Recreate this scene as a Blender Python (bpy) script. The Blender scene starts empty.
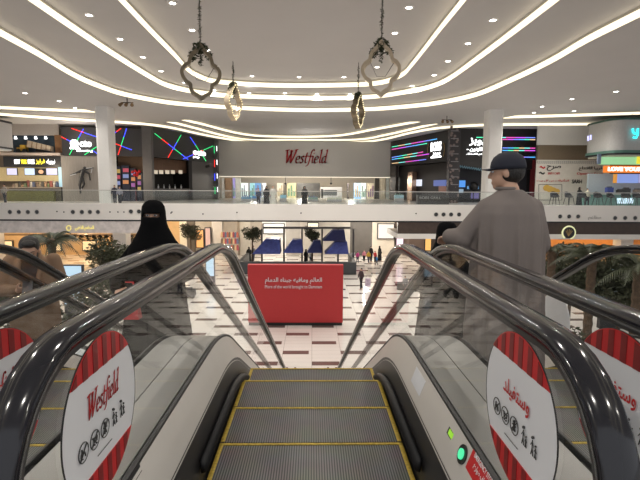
import bpy, bmesh, math, random
from mathutils import Vector, Matrix, geometry
random.seed(7)
S = bpy.context.scene
C = S.collection
PI = math.pi
rad = math.radians

# ------------------------------------------------------------ camera
F = 462.0
CAM = Vector((0, 0, 1.38))
cd = bpy.data.cameras.new('camera'); cam = bpy.data.objects.new('camera', cd); C.objects.link(cam)
cd.sensor_width = 36; cd.lens = F * 36 / 640; cd.clip_start = .05; cd.clip_end = 400
cam.location = CAM
RM = Matrix.Rotation(rad(-0.99), 3, 'Z') @ Matrix.Rotation(rad(90 - 6.2), 3, 'X') @ Matrix.Rotation(rad(0.3), 3, 'Z')
cam.rotation_euler = RM.to_euler()
S.camera = cam

# ------------------------------------------------------------ world and lamps
w = bpy.data.worlds.new('world'); S.world = w; w.use_nodes = True
w.node_tree.nodes['Background'].inputs[0].default_value = (.93, .95, 1, 1)
w.node_tree.nodes['Background'].inputs[1].default_value = .8
S.view_settings.view_transform = 'Standard'
S.view_settings.look = 'None'
S.view_settings.gamma = 1
S.view_settings.exposure = 0.08
S.cycles.transparent_max_bounces = 24
LAMP = 520          # watts of each ceiling downlight
COVE = 1.4          # glow of the ceiling coves

def spot(x, y, z, e, col=(1, .95, .87), ang=150, r=.08):
    l = bpy.data.lights.new('downlight_lamp', 'SPOT'); l.energy = e; l.color = col
    l.spot_size = rad(ang); l.spot_blend = .6; l.shadow_soft_size = r
    o = bpy.data.objects.new('downlight_lamp', l); C.objects.link(o); o.location = (x, y, z)
def point(x, y, z, e, col=(1, .95, .87), r=.2):
    l = bpy.data.lights.new('shop_lamp', 'POINT'); l.energy = e; l.color = col; l.shadow_soft_size = r
    o = bpy.data.objects.new('shop_lamp', l); C.objects.link(o); o.location = (x, y, z)

# ------------------------------------------------------------ measuring: a sight line through a spot of the photo
def ray(px, py):
    return RM @ Vector(((px - 320) / F, -(py - 240) / F, -1))
def onY(px, py, Y):
    d = ray(px, py); return CAM + d * (Y - CAM.y) / d.y
def onZ(px, py, Z):
    d = ray(px, py); return CAM + d * (Z - CAM.z) / d.z

# ------------------------------------------------------------ materials
MC = {}
def mat(name, col, rough=.5, metal=0, emit=None, es=0, noise=.06, scale=6, bump=0, spec=None, stretch=None):
    if name in MC: return MC[name]
    m = bpy.data.materials.new(name); m.use_nodes = True; nt = m.node_tree; N = nt.nodes; L = nt.links
    b = N['Principled BSDF']
    b.inputs['Roughness'].default_value = rough; b.inputs['Metallic'].default_value = metal
    if spec is not None: b.inputs['Specular IOR Level'].default_value = spec
    c = (*col, 1)
    tc = N.new('ShaderNodeTexCoord'); nz = N.new('ShaderNodeTexNoise'); nz.inputs['Scale'].default_value = scale
    nz.inputs['Detail'].default_value = 3
    src = tc.outputs['Object']
    if stretch:
        mp = N.new('ShaderNodeMapping'); mp.inputs['Scale'].default_value = stretch; L.new(src, mp.inputs[0]); src = mp.outputs[0]
    L.new(src, nz.inputs['Vector'])
    mx = N.new('ShaderNodeMix'); mx.data_type = 'RGBA'
    mx.inputs['A'].default_value = tuple(max(0, v * (1 - noise * 2)) for v in col) + (1,)
    mx.inputs['B'].default_value = tuple(min(1, v * (1 + noise * 2)) for v in col) + (1,)
    L.new(nz.outputs['Fac'], mx.inputs['Factor']); L.new(mx.outputs['Result'], b.inputs['Base Color'])
    if bump:
        bp = N.new('ShaderNodeBump'); bp.inputs['Strength'].default_value = bump; bp.inputs['Distance'].default_value = .02
        L.new(nz.outputs['Fac'], bp.inputs['Height']); L.new(bp.outputs[0], b.inputs['Normal'])
    if emit:
        b.inputs['Emission Color'].default_value = (*emit, 1); b.inputs['Emission Strength'].default_value = es
    MC[name] = m
    return m
def glow(name, col, s): return mat(name, tuple(v * .3 for v in col), .5, 0, col, s, noise=.02)

def glass_mat(name, tint=(.9, .93, .92), ior=1.5, milk=.04):
    m = bpy.data.materials.new(name); m.use_nodes = True; nt = m.node_tree; N = nt.nodes; L = nt.links
    N.clear(); o = N.new('ShaderNodeOutputMaterial')
    t = N.new('ShaderNodeBsdfTransparent'); t.inputs[0].default_value = (*tint, 1)
    g = N.new('ShaderNodeBsdfGlossy'); g.inputs['Roughness'].default_value = .02; g.inputs[0].default_value = (1, 1, 1, 1)
    df = N.new('ShaderNodeBsdfDiffuse'); df.inputs[0].default_value = (.75, .78, .77, 1)
    tc = N.new('ShaderNodeTexCoord'); nz = N.new('ShaderNodeTexNoise'); nz.inputs['Scale'].default_value = 2.5
    L.new(tc.outputs['Object'], nz.inputs['Vector'])
    mp = N.new('ShaderNodeMapRange'); mp.inputs['To Min'].default_value = milk * .6; mp.inputs['To Max'].default_value = milk * 1.6
    L.new(nz.outputs['Fac'], mp.inputs['Value'])
    m0 = N.new('ShaderNodeMixShader'); L.new(mp.outputs[0], m0.inputs[0]); L.new(t.outputs[0], m0.inputs[1]); L.new(df.outputs[0], m0.inputs[2])
    ge = N.new('ShaderNodeNewGeometry'); dt = N.new('ShaderNodeVectorMath'); dt.operation = 'DOT_PRODUCT'; L.new(ge.outputs['Normal'], dt.inputs[0]); L.new(ge.outputs['Incoming'], dt.inputs[1])
    def MM(op, *a):
        n = N.new('ShaderNodeMath'); n.operation = op
        for i, v in enumerate(a):
            if isinstance(v, (int, float)): n.inputs[i].default_value = v
            else: L.new(v, n.inputs[i])
        return n.outputs[0]
    f0 = ((ior - 1) / (ior + 1)) ** 2
    fres = MM('ADD', f0 * .6, MM('MULTIPLY', .42, MM('POWER', MM('SUBTRACT', 1.0, MM('ABSOLUTE', dt.outputs['Value'])), 5.0)))
    mx = N.new('ShaderNodeMixShader'); L.new(fres, mx.inputs[0]); L.new(m0.outputs[0], mx.inputs[1]); L.new(g.outputs[0], mx.inputs[2])
    L.new(mx.outputs[0], o.inputs[0]); MC[name] = m
    return m
GLASS = glass_mat('clear balustrade glass', (.985, .992, .988), 1.45, .003)
FARGLASS = glass_mat('greenish gallery glass', (.955, .978, .968), 1.35, .010)

WHITE = mat('white plaster', (.80, .78, .75), .7, noise=.02)
CEIL = mat('matt grey white ceiling paint', (.56, .54, .535), .8, noise=.02, scale=.4)
RUBBER = mat('glossy black rubber', (.014, .014, .018), .13, noise=.15, scale=2, spec=.5)
STEEL = mat('brushed stainless steel', (.52, .50, .47), .38, .35, noise=.05, scale=4, stretch=(60, 1, 1))
DARKSTEEL = mat('dark painted steel', (.035, .035, .037), .35, .3)
BLACK = mat('black plastic', (.012, .012, .013), .4)
YELLOW = mat('yellow step line paint', (.46, .32, .04), .6, noise=.35, scale=60)
RED = mat('red sign vinyl', (.52, .018, .022), .4, noise=.03)
DRED = mat('dark red sign vinyl', (.20, .010, .012), .4, noise=.03)
STICK = mat('white sign vinyl', (.74, .75, .78), .35, noise=.01)
INK = mat('black ink', (.03, .03, .03), .5)
SKIN = mat('tan skin', (.50, .30, .21), .5, noise=.04)
HAIR = mat('black hair', (.012, .010, .009), .55, noise=.3, scale=60, bump=.4)

def step_mat():
    m = bpy.data.materials.new('grooved aluminium tread'); m.use_nodes = True; N = m.node_tree.nodes; L = m.node_tree.links
    b = N['Principled BSDF']; b.inputs['Roughness'].default_value = .42; b.inputs['Metallic'].default_value = .35
    tc = N.new('ShaderNodeTexCoord'); wv = N.new('ShaderNodeTexWave'); wv.bands_direction = 'X'; wv.inputs['Scale'].default_value = 24
    L.new(tc.outputs['Object'], wv.inputs['Vector'])
    cr = N.new('ShaderNodeValToRGB'); cr.color_ramp.elements[0].position = .35; cr.color_ramp.elements[0].color = (.06, .06, .06, 1)
    cr.color_ramp.elements[1].position = .6; cr.color_ramp.elements[1].color = (.215, .205, .195, 1)
    L.new(wv.outputs['Fac'], cr.inputs[0])
    nz = N.new('ShaderNodeTexNoise'); nz.inputs['Scale'].default_value = 5; L.new(tc.outputs['Object'], nz.inputs['Vector'])
    mx = N.new('ShaderNodeMix'); mx.data_type = 'RGBA'; mx.blend_type = 'MULTIPLY'; mx.inputs['Factor'].default_value = .5
    L.new(cr.outputs[0], mx.inputs['A']); L.new(nz.outputs['Color'], mx.inputs['B']); L.new(mx.outputs['Result'], b.inputs['Base Color'])
    return m
TREAD = step_mat()

def floor_mat():
    m = bpy.data.materials.new('polished tiles with brown dashes'); m.use_nodes = True; N = m.node_tree.nodes; L = m.node_tree.links
    b = N['Principled BSDF']; b.inputs['Roughness'].default_value = .12
    tc = N.new('ShaderNodeTexCoord'); sp = N.new('ShaderNodeSeparateXYZ'); L.new(tc.outputs['Object'], sp.inputs[0])
    def M(op, a, b_=None):
        n = N.new('ShaderNodeMath'); n.operation = op
        for i, v in enumerate((a, b_)):
            if v is None: continue
            if isinstance(v, (int, float)): n.inputs[i].default_value = v
            else: L.new(v, n.inputs[i])
        return n.outputs[0]
    RH = 1.4; PW = 2.75
    v = M('DIVIDE', sp.outputs['Y'], RH); row = M('FLOOR', v); fy = M('FRACT', v)
    u = M('ADD', M('DIVIDE', sp.outputs['X'], PW), M('MULTIPLY', row, .5)); fx = M('FRACT', u)
    dash = M('MULTIPLY', M('LESS_THAN', fx, .45), M('LESS_THAN', fy, .34))
    jx = M('LESS_THAN', M('FRACT', M('MULTIPLY', u, 2)), .012); jy = M('LESS_THAN', M('FRACT', M('MULTIPLY', v, 2.8)), .02)
    joint = M('MAXIMUM', jx, jy)
    nz = N.new('ShaderNodeTexNoise'); nz.inputs['Scale'].default_value = .8; nz.inputs['Detail'].default_value = 5; L.new(tc.outputs['Object'], nz.inputs['Vector'])
    c0 = N.new('ShaderNodeMix'); c0.data_type = 'RGBA'; c0.inputs['A'].default_value = (.74, .70, .66, 1); c0.inputs['B'].default_value = (.84, .81, .77, 1)
    L.new(nz.outputs['Fac'], c0.inputs['Factor'])
    c1 = N.new('ShaderNodeMix'); c1.data_type = 'RGBA'; c1.inputs['B'].default_value = (.36, .33, .30, 1)
    L.new(joint, c1.inputs['Factor']); L.new(c0.outputs['Result'], c1.inputs['A'])
    c2 = N.new('ShaderNodeMix'); c2.data_type = 'RGBA'; c2.inputs['B'].default_value = (.155, .11, .10, 1)
    L.new(dash, c2.inputs['Factor']); L.new(c1.outputs['Result'], c2.inputs['A']); L.new(c2.outputs['Result'], b.inputs['Base Color'])
    return m
FLOORM = floor_mat()

# ------------------------------------------------------------ mesh building
class MB:
    def __init__(s): s.v = []; s.f = []; s.m = []; s.mi = 0
    def add(s, vs, fs):
        n = len(s.v); s.v += [Vector(p) for p in vs]; s.f += [tuple(i + n for i in f) for f in fs]; s.m += [s.mi] * len(fs); return s
    def box(s, a, b):
        x0, y0, z0 = a; x1, y1, z1 = b
        return s.add([(x0, y0, z0), (x1, y0, z0), (x1, y1, z0), (x0, y1, z0), (x0, y0, z1), (x1, y0, z1), (x1, y1, z1), (x0, y1, z1)],
                     [(0, 3, 2, 1), (4, 5, 6, 7), (0, 1, 5, 4), (1, 2, 6, 5), (2, 3, 7, 6), (3, 0, 4, 7)])
    def hexa(s, b4, t4):
        return s.add(list(b4) + list(t4), [(0, 3, 2, 1), (4, 5, 6, 7), (0, 1, 5, 4), (1, 2, 6, 5), (2, 3, 7, 6), (3, 0, 4, 7)])
    def prism(s, poly, off):
        n = len(poly); off = Vector(off); P = [Vector(p) for p in poly]
        return s.add(P + [p + off for p in P], [tuple(range(n))[::-1], tuple(range(n, 2 * n))] + [(i, (i + 1) % n, n + (i + 1) % n, n + i) for i in range(n)])
    def tube(s, pts, r, n=8, cap=True):
        pts = [Vector(p) for p in pts]; k = len(pts); rs = r if isinstance(r, (list, tuple)) else [r] * k; vs = []; up = None
        for i, p in enumerate(pts):
            t = (pts[min(i + 1, k - 1)] - pts[max(i - 1, 0)]).normalized()
            if up is None:
                up = t.orthogonal().normalized()
            up = (up - t * up.dot(t)); up = up.normalized() if up.length > 1e-6 else t.orthogonal().normalized()
            sd = t.cross(up)
            for j in range(n):
                a = 2 * PI * j / n; vs.append(p + (up * math.cos(a) + sd * math.sin(a)) * rs[i])
        fs = [(i * n + j, i * n + (j + 1) % n, (i + 1) * n + (j + 1) % n, (i + 1) * n + j) for i in range(k - 1) for j in range(n)]
        if cap: fs += [tuple(range(n))[::-1], tuple(range((k - 1) * n, k * n))]
        return s.add(vs, fs)
    def cyl(s, c, r, h, n=24, r2=None):
        c = Vector(c); return s.tube([c, c + Vector((0, 0, h))], [r, r if r2 is None else r2], n)
    def loft(s, rings, cap=True):
        n = len(rings[0]); k = len(rings); vs = [p for r in rings for p in r]
        fs = [(i * n + j, i * n + (j + 1) % n, (i + 1) * n + (j + 1) % n, (i + 1) * n + j) for i in range(k - 1) for j in range(n)]
        if cap: fs += [tuple(range(n))[::-1], tuple(range((k - 1) * n, k * n))]
        return s.add(vs, fs)
    def ball(s, c, r, nu=16, nv=10, M=None):
        if isinstance(r, (int, float)): r = (r, r, r)
        c = Vector(c); vs = []
        for i in range(1, nv):
            t = PI * i / nv
            for j in range(nu):
                a = 2 * PI * j / nu; p = Vector((r[0] * math.sin(t) * math.cos(a), r[1] * math.sin(t) * math.sin(a), r[2] * math.cos(t)))
                vs.append(c + (M @ p if M else p))
        tp = Vector((0, 0, r[2])); vs += [c + (M @ tp if M else tp), c - (M @ tp if M else tp)]; T = len(vs) - 2
        fs = [(i * nu + j, (i + 1) * nu + j, (i + 1) * nu + (j + 1) % nu, i * nu + (j + 1) % nu) for i in range(nv - 2) for j in range(nu)]
        fs += [(T, j, (j + 1) % nu) for j in range(nu)] + [(T + 1, (nv - 2) * nu + (j + 1) % nu, (nv - 2) * nu + j) for j in range(nu)]
        return s.add(vs, fs)
    def bone(s, p0, r0, p1, r1, n=12):
        p0 = Vector(p0); p1 = Vector(p1); s.ball(p0, r0, n, 8); s.ball(p1, r1, n, 8)
        if (p1 - p0).length > 1e-4: s.tube([p0, p1], [r0, r1], n)
        return s
    def xf(s, M): s.v = [M @ p for p in s.v]; return s

WPOS = {}
def tag(o, label=None, cat=None, group=None, kind=None):
    if label: o['label'] = label
    if cat: o['category'] = cat
    if group: o['group'] = group
    if kind: o['kind'] = kind
    return o
def thing(name, label, cat, loc=(0, 0, 0), group=None, rz=0):
    o = bpy.data.objects.new(name, None); C.objects.link(o); o.location = loc; o.rotation_euler = (0, 0, rz)
    o.empty_display_size = .1; WPOS[o.name] = Vector(loc)
    return tag(o, label, cat, group)
def mk(name, mb, m, parent=None, smooth=False, local=False, base=None, label=None, fix=True):
    """one mesh object; geometry is given in world metres unless local=True"""
    sh = Vector((0, 0, 0))
    if not local:
        if base is not None: sh = Vector(base)
        elif parent is not None: sh = WPOS[parent.name]
    me = bpy.data.meshes.new(name); me.from_pydata([p - sh for p in mb.v], [], mb.f)
    ms = m if isinstance(m, (list, tuple)) else [m]
    for q in ms: me.materials.append(q)
    if len(ms) > 1: me.polygons.foreach_set('material_index', mb.m)
    if fix:
        bm = bmesh.new(); bm.from_mesh(me); bmesh.ops.recalc_face_normals(bm, faces=bm.faces); bm.to_mesh(me); bm.free()
    if smooth:
        me.polygons.foreach_set('use_smooth', [True] * len(me.polygons))
    o = bpy.data.objects.new(name, me); C.objects.link(o)
    if not local and parent is None: o.location = sh
    if parent is not None: o.parent = parent
    WPOS[o.name] = sh
    if label: o['label'] = label
    return o
def evald(o, mods):
    """bake modifiers into the mesh"""
    for t, kw in mods:
        md = o.modifiers.new(t, t)
        for k, v in kw.items(): setattr(md, k, v)
    bpy.context.view_layer.update()
    dg = bpy.context.evaluated_depsgraph_get(); me = bpy.data.meshes.new_from_object(o.evaluated_get(dg))
    o.modifiers.clear(); ms = [m for m in o.data.materials]; o.data = me
    if not me.materials:
        for q in ms: me.materials.append(q)
    me.polygons.foreach_set('use_smooth', [True] * len(me.polygons))
    return o
def blob(name, mb, m, parent, voxel=.02, it=4, local=True):
    o = mk(name, mb, m, parent, local=local)
    return evald(o, [('REMESH', dict(mode='VOXEL', voxel_size=voxel)), ('SMOOTH', dict(factor=.5, iterations=it))])
def copy_tree(o, parent=None):
    c = o.copy(); C.objects.link(c)
    if parent: c.parent = parent
    for ch in list(o.children): copy_tree(ch, c)
    return c

# ------------------------------------------------------------ lettering
AR = {}
for ch, b in zip('بتثجحخسشصضطظعغفقكلمنهي', (0xFE8F, 0xFE95, 0xFE99, 0xFE9D, 0xFEA1, 0xFEA5, 0xFEB1, 0xFEB5, 0xFEB9, 0xFEBD, 0xFEC1, 0xFEC5, 0xFEC9, 0xFECD, 0xFED1, 0xFED5, 0xFED9, 0xFEDD, 0xFEE1, 0xFEE5, 0xFEE9, 0xFEF1)): AR[ch] = (b, 2)
for ch, b in zip('ادذرزوةأإى', (0xFE8D, 0xFEA9, 0xFEAB, 0xFEAD, 0xFEAF, 0xFEED, 0xFE93, 0xFE83, 0xFE87, 0xFEEF)): AR[ch] = (b, 1)
AR['ئ'] = (0xFE89, 2)
def arabic(s):
    out = []
    for i, ch in enumerate(s):
        if ch not in AR: out.append(ch); continue
        b, t = AR[ch]
        pj = i > 0 and AR.get(s[i - 1], (0, 0))[1] == 2
        nj = t == 2 and i + 1 < len(s) and s[i + 1] in AR
        out.append(chr(b + (3 if pj and nj else 2 if nj else 1 if pj else 0)))
    return ''.join(reversed(out))
def text_mb(s, width=None, height=None, ext=.0, bold=0.0):
    """letters in the x/z plane, facing -y, centred; returns MB"""
    cu = bpy.data.curves.new('t', 'FONT'); cu.body = s; cu.align_x = 'CENTER'; cu.offset = bold; cu.resolution_u = 3
    o = bpy.data.objects.new('t', cu); C.objects.link(o)
    bpy.context.view_layer.update()
    me = bpy.data.meshes.new_from_object(o.evaluated_get(bpy.context.evaluated_depsgraph_get()))
    vs = [v.co.copy() for v in me.vertices]; fs = [tuple(p.vertices) for p in me.polygons]
    bpy.data.objects.remove(o); bpy.data.curves.remove(cu); bpy.data.meshes.remove(me)
    mb = MB()
    if not vs: return mb
    x0 = min(v.x for v in vs); x1 = max(v.x for v in vs); y0 = min(v.y for v in vs); y1 = max(v.y for v in vs)
    sy = height / (y1 - y0) if height else width / (x1 - x0); sx = width / (x1 - x0) if width else sy
    P = [Vector(((v.x - (x0 + x1) / 2) * sx, 0, (v.y - (y0 + y1) / 2) * sy)) for v in vs]
    mb.add(P, fs)
    if ext:
        n = len(P); ed = {}
        for f in fs:
            for a, b in zip(f, f[1:] + f[:1]): ed[(a, b)] = 1
        rim = [e for e in ed if (e[1], e[0]) not in ed]
        mb.add([p + Vector((0, ext, 0)) for p in P], [f[::-1] for f in fs])
        mb.f += [(b, a, a + n, b + n) for a, b in rim]; mb.m += [0] * len(rim)
    return mb
def nibword(word, slant=.22, nib=(.20, .05), ang=28):
    """calligraphic italic lettering drawn with a broad nib, x/z plane, x-height 1; returns list of MB per letter and the width"""
    G = {
     'W': (1.62, [[(-.12, 1.72), (.35, 1.78)], [(.1, 1.75), (.22, 1.1), (.36, .0)], [(.36, .0), (.62, .8), (.88, 1.7)], [(.70, 1.75), (.84, 1.0), (.96, .0)], [(.96, .0), (1.3, .9), (1.52, 1.8)], [(1.36, 1.8), (1.7, 1.85)]]),
     'e': (.72, [[(.12, .48), (.4, .52), (.6, .6), (.58, .84), (.4, .97), (.18, .82), (.08, .48), (.16, .12), (.38, .0), (.64, .16)]]),
     's': (.60, [[(.52, .82), (.34, .97), (.16, .84), (.2, .62), (.4, .44), (.46, .2), (.28, .0), (.04, .12)]]),
     't': (.52, [[(.28, 1.42), (.24, .9), (.2, .3), (.3, .02), (.5, .12)], [(.04, .92), (.52, .96)]]),
     'f': (.55, [[(.8, 1.72), (.64, 1.86), (.46, 1.72), (.36, 1.2), (.28, .2), (.16, -.32), (-.08, -.42)], [(.08, .92), (.62, .96)]]),
     'i': (.42, [[(.1, .86), (.2, .95), (.18, .4), (.24, .03), (.42, .12)], [(.25, 1.32), (.3, 1.38)]]),
     'l': (.42, [[(.1, 1.72), (.2, 1.84), (.19, 1.0), (.18, .3), (.25, .03), (.42, .12)]]),
     'd': (.85, [[(.58, .86), (.4, .97), (.16, .8), (.08, .42), (.18, .06), (.38, .05), (.58, .34)], [(.52, 1.72), (.64, 1.84), (.62, 1.0), (.6, .3), (.68, .03), (.84, .12)]]),
    }
    out = []; x = 0; a = rad(ang); nx = Vector((math.cos(a), 0, math.sin(a))) * nib[0] / 2; ny = Vector((-math.sin(a), 0, math.cos(a))) * nib[1] / 2
    for ch in word:
        wd, st = G[ch]; mb = MB(); k = 1.25 if ch == 'W' else 1
        for pl in st:
            pts = [Vector((p[0], 0, p[1])) for p in pl]
            if len(pts) > 2:
                q = [pts[0]] + pts + [pts[-1]]; sm = []
                for i in range(1, len(q) - 2):
                    for t in range(5):
                        t /= 5; p0, p1, p2, p3 = q[i - 1:i + 3]
                        sm.append(.5 * ((2 * p1) + (p2 - p0) * t + (2 * p0 - 5 * p1 + 4 * p2 - p3) * t * t + (3 * p1 - p0 - 3 * p2 + p3) * t ** 3))
                pts = sm + [pts[-1]]
            for p, q_ in zip(pts, pts[1:]):
                cs = [c + s1 * nx * k + s2 * ny * k for c in (p, q_) for s1 in (-1, 1) for s2 in (-1, 1)]
                hl = geometry.convex_hull_2d([(c.x, c.z) for c in cs]); hp = [cs[i] for i in hl]
                mb.prism([(v.x + x + slant * v.z, 0, v.z) for v in hp], (0, .12, 0))
        out.append(mb); x += wd + .02
    return out, x

# =================================================================== SETTING: floors, ceiling
GZ = -6.3                                              # ground floor level
s = MB().box((-70, -12, GZ - .3), (70, 95, GZ)); tag(mk('floor', s, FLOORM), kind='structure')
s = MB().box((-30, -12, -.5), (30, 1.55, -.004))
tag(mk('floor_landing', s, mat('grey stone tiles', (.45, .44, .42), .3, noise=.05)), kind='structure')

Z0 = 8.7; ST = .48
def zig(pts, Z): return [onZ(x, y, Z) for x, y in pts]
def spl(pts, n=6):
    q = [2 * pts[0] - pts[1]] + pts + [2 * pts[-1] - pts[-2]]; o = []
    for i in range(1, len(q) - 2):
        p0, p1, p2, p3 = q[i - 1:i + 3]
        for t in range(n):
            t /= n; o.append(.5 * ((2 * p1) + (p2 - p0) * t + (2 * p0 - 5 * p1 + 4 * p2 - p3) * t * t + (3 * p1 - p0 - 3 * p2 + p3) * t ** 3))
    return o + [pts[-1]]
def backline(c):
    """carry both ends of a cove on behind the viewer"""
    a, b = c[0], c[1]; d = (a - b).normalized(); e = a + d * ((a.y + 9) / max(.15, -d.y)) if d.y < -.1 else Vector((a.x, -9, a.z))
    a2, b2 = c[-1], c[-2]; d2 = (a2 - b2).normalized(); e2 = a2 + d2 * ((a2.y + 9) / max(.15, -d2.y)) if d2.y < -.1 else Vector((a2.x, -9, a2.z))
    return [e] + c + [e2]
c1 = backline(spl(zig([(0, 36), (37, 56), (75, 78), (101, 89), (127, 97), (169, 104.5), (210, 108), (255, 110.5), (312, 112), (369, 111), (405, 108.5), (437, 105), (475, 97), (512, 82), (550, 64), (587, 43), (640, 17)], Z0)))
c2 = backline(spl(zig([(32, 3), (75, 32), (112, 56), (150, 79), (169, 88), (199, 94.5), (237, 98), (312, 100), (369, 99), (406, 94), (430, 89), (449, 81), (475, 63), (512, 36), (553, 5)], Z0 + ST)))
c3 = backline(spl(zig([(120, 2), (150, 33), (176, 59), (187, 71), (199, 78.5), (219, 84), (275, 87.5), (350, 87), (382, 84.5), (402, 77), (412, 67), (425, 51), (440, 32), (464, 3)], Z0 + 2 * ST)))
T3 = spl(zig([(-60, 109), (0, 115.5), (94, 122), (130, 124), (167, 128), (205, 136), (235, 141), (260, 143), (331, 143.5), (365, 142.5), (385, 140), (410, 134), (440, 129), (490, 126), (560, 125.5), (640, 125), (700, 126)], Z0 - .35))
LENS = [
 [(181, 120), (205, 126), (255, 136.5), (331, 137), (376, 130), (421, 122)],
 [(166, 122), (185, 126.5), (242, 140), (290, 140.5), (355, 140.5), (385, 136), (438, 124)],
 [(-60, 107), (0, 109), (60, 111.5), (97, 112.5)],
 [(502, 118.5), (560, 117), (640, 114.5), (700, 113)]]
lens = []
for k, L_ in enumerate(LENS):
    far = spl([onZ(x, y, Z0) for x, y in L_], 5)
    n = len(far); near = []
    wd = (4.0, 2.6, 2.4, 2.4)[k]
    for i in range(n):
        t = (far[min(i + 1, n - 1)] - far[max(i - 1, 0)]).normalized(); nr = Vector((t.y, -t.x, 0))
        if nr.y > 0: nr = -nr
        u = i / (n - 1); prof = min(1, 6 * u, 6 * (1 - u)) if k < 2 else (min(1, 6 * (1 - u)) if k == 2 else min(1, 6 * u))
        near.append(far[i] + nr * wd * max(.12, math.sqrt(max(0, 1 - (1 - prof) ** 2))))
    lens.append((far, near))
def poly_obj(name, loops, z, m, up=.0):
    """flat ceiling sheet with holes, with thickness above"""
    vs = [Vector((p.x, p.y, 0)) for l in loops for p in l]
    tris = geometry.tessellate_polygon([[Vector((p.x, p.y, 0)) for p in l] for l in loops])
    mb = MB(); mb.add([Vector((v.x, v.y, z)) for v in vs], tris)
    return mk(name, mb, m)
rect = lambda x0, y0, x1, y1: [Vector((x0, y0, 0)), Vector((x1, y0, 0)), Vector((x1, y1, 0)), Vector((x0, y1, 0))]
XL, XR, YF = -75, 75, 100
outer = [Vector((XL, -9, 0))] + c1 + [Vector((XR, -9, 0))]
T3e = [Vector((XL, T3[0].y, 0))] + T3 + [Vector((XR, T3[-1].y, 0))]
lowlim = outer + T3e[::-1]
tag(poly_obj('ceiling', [lowlim] + [f + n_[::-1] for f, n_ in lens], Z0, CEIL), kind='structure')
tag(poly_obj('ceiling', [T3e + [Vector((XR, YF, 0)), Vector((XL, YF, 0))]], Z0 - .35, CEIL), kind='structure')
tag(poly_obj('ceiling', [c1 + c2[::-1]], Z0 + ST, CEIL), kind='structure')
tag(poly_obj('ceiling', [c2 + c3[::-1]], Z0 + 2 * ST, CEIL), kind='structure')
tag(poly_obj('ceiling', [c3], Z0 + 3 * ST, CEIL), kind='structure')
for f, n_ in lens: tag(poly_obj('ceiling', [f + n_[::-1]], Z0 + .35, CEIL), kind='structure')
COVEM = mat('warm white cove lighting', (.8, .75, .6), .6, 0, (1, .88, .63), COVE, noise=.02)
COVET = mat('cove edge plaster', (.66, .62, .52), .7, 0, noise=.02)
def riser(loop, z0, h, label, closed=False):
    n = len(loop); t = thing('cove_light', label, 'cove light', (loop[n // 2].x, loop[n // 2].y, z0), 'warm white coves of the ceiling')
    rg = range(n if closed else n - 1)
    a = MB(); b = MB(); hh = h * .72
    for i in rg:
        p = loop[i]; q = loop[(i + 1) % n]
        P = lambda v, z: (v.x, v.y, z)
        a.add([P(p, z0), P(q, z0), P(q, z0 + hh), P(p, z0 + hh)], [(0, 1, 2, 3)])
        b.add([P(p, z0 + hh), P(q, z0 + hh), P(q, z0 + h), P(p, z0 + h)], [(0, 1, 2, 3)])
    mk('light_strip', a, COVEM, t, fix=False); mk('cove_edge', b, COVET, t, fix=False)
riser(c1, Z0, ST, 'widest U-shaped glowing cove of the ceiling, its long arms reaching both picture edges')
riser(c2, Z0 + ST, ST, 'middle U-shaped glowing cove, between the widest and the innermost one')
riser(c3, Z0 + 2 * ST, ST, 'innermost U-shaped glowing cove around the flat centre of the ceiling')
riser(T3, Z0 - .35, .35, 'lowest wavy glowing cove running the whole width above the dark storefronts')
for (f, n_), lb in zip(lens, ('short upper lens-shaped glowing cove above the red wall lettering', 'longer lens-shaped glowing cove just under the short one above the lettering',
        'rounded glowing cove that ends beside the left white column', 'rounded glowing cove that starts beside the right white column')):
    riser(f + n_[::-1], Z0, .35, lb, True)

def inside(p, poly):
    c = False; n = len(poly)
    for i in range(n):
        a, b = poly[i], poly[i - 1]
        if (a.y > p.y) != (b.y > p.y) and p.x < (b.x - a.x) * (p.y - a.y) / (b.y - a.y) + a.x: c = not c
    return c
def ceil_at(px, py):
    for Z, c in ((Z0 + 3 * ST, c3), (Z0 + 2 * ST, c2), (Z0 + ST, c1)):
        p = onZ(px, py, Z)
        if inside(p, c): return p
    return onZ(px, py, Z0)
DL = [(89, 15, 'left of the middle cove at the top'), (120, 39, ''), (143, 57, ''), (161, 71, ''), (172.5, 3, ''), (192, 30, ''), (207, 50, ''), (184.5, 82.5, ''), (214, 90, ''), (216, 66, ''),
      (25, 93, ''), (59, 101, ''), (75, 108, ''), (252, 76, ''), (299, 77, ''), (344, 77, ''), (409, 7.5, ''), (395, 33, ''), (249, 93, ''), (285, 93, ''), (317, 94, ''), (350, 94, ''),
      (377, 67, ''), (434, 75, ''), (412, 86, ''), (493, 20, ''), (468, 43.5, ''), (448, 61, ''), (616, 91.5, ''), (572, 99, ''), (542, 106.5, ''), (534, 112.5, ''), (574, 111, '')]
DLM = glow('bright downlight lens', (1, .97, .90), 14)
rim = MB()
for i in range(24):
    a0, a1 = 2 * PI * i / 24, 2 * PI * (i + 1) / 24
    for r0, r1, z0, z1 in ((.15, .23, -.02, -.02), (.23, .25, -.02, .0), (.15, .14, -.02, .015)):
        rim.add([(r0 * math.cos(a0), r0 * math.sin(a0), z0), (r0 * math.cos(a1), r0 * math.sin(a1), z0), (r1 * math.cos(a1), r1 * math.sin(a1), z1), (r1 * math.cos(a0), r1 * math.sin(a0), z1)], [(0, 1, 2, 3)])
lensb = MB().cyl((0, 0, -.012), .15, .01, 20)
proto = None
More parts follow.
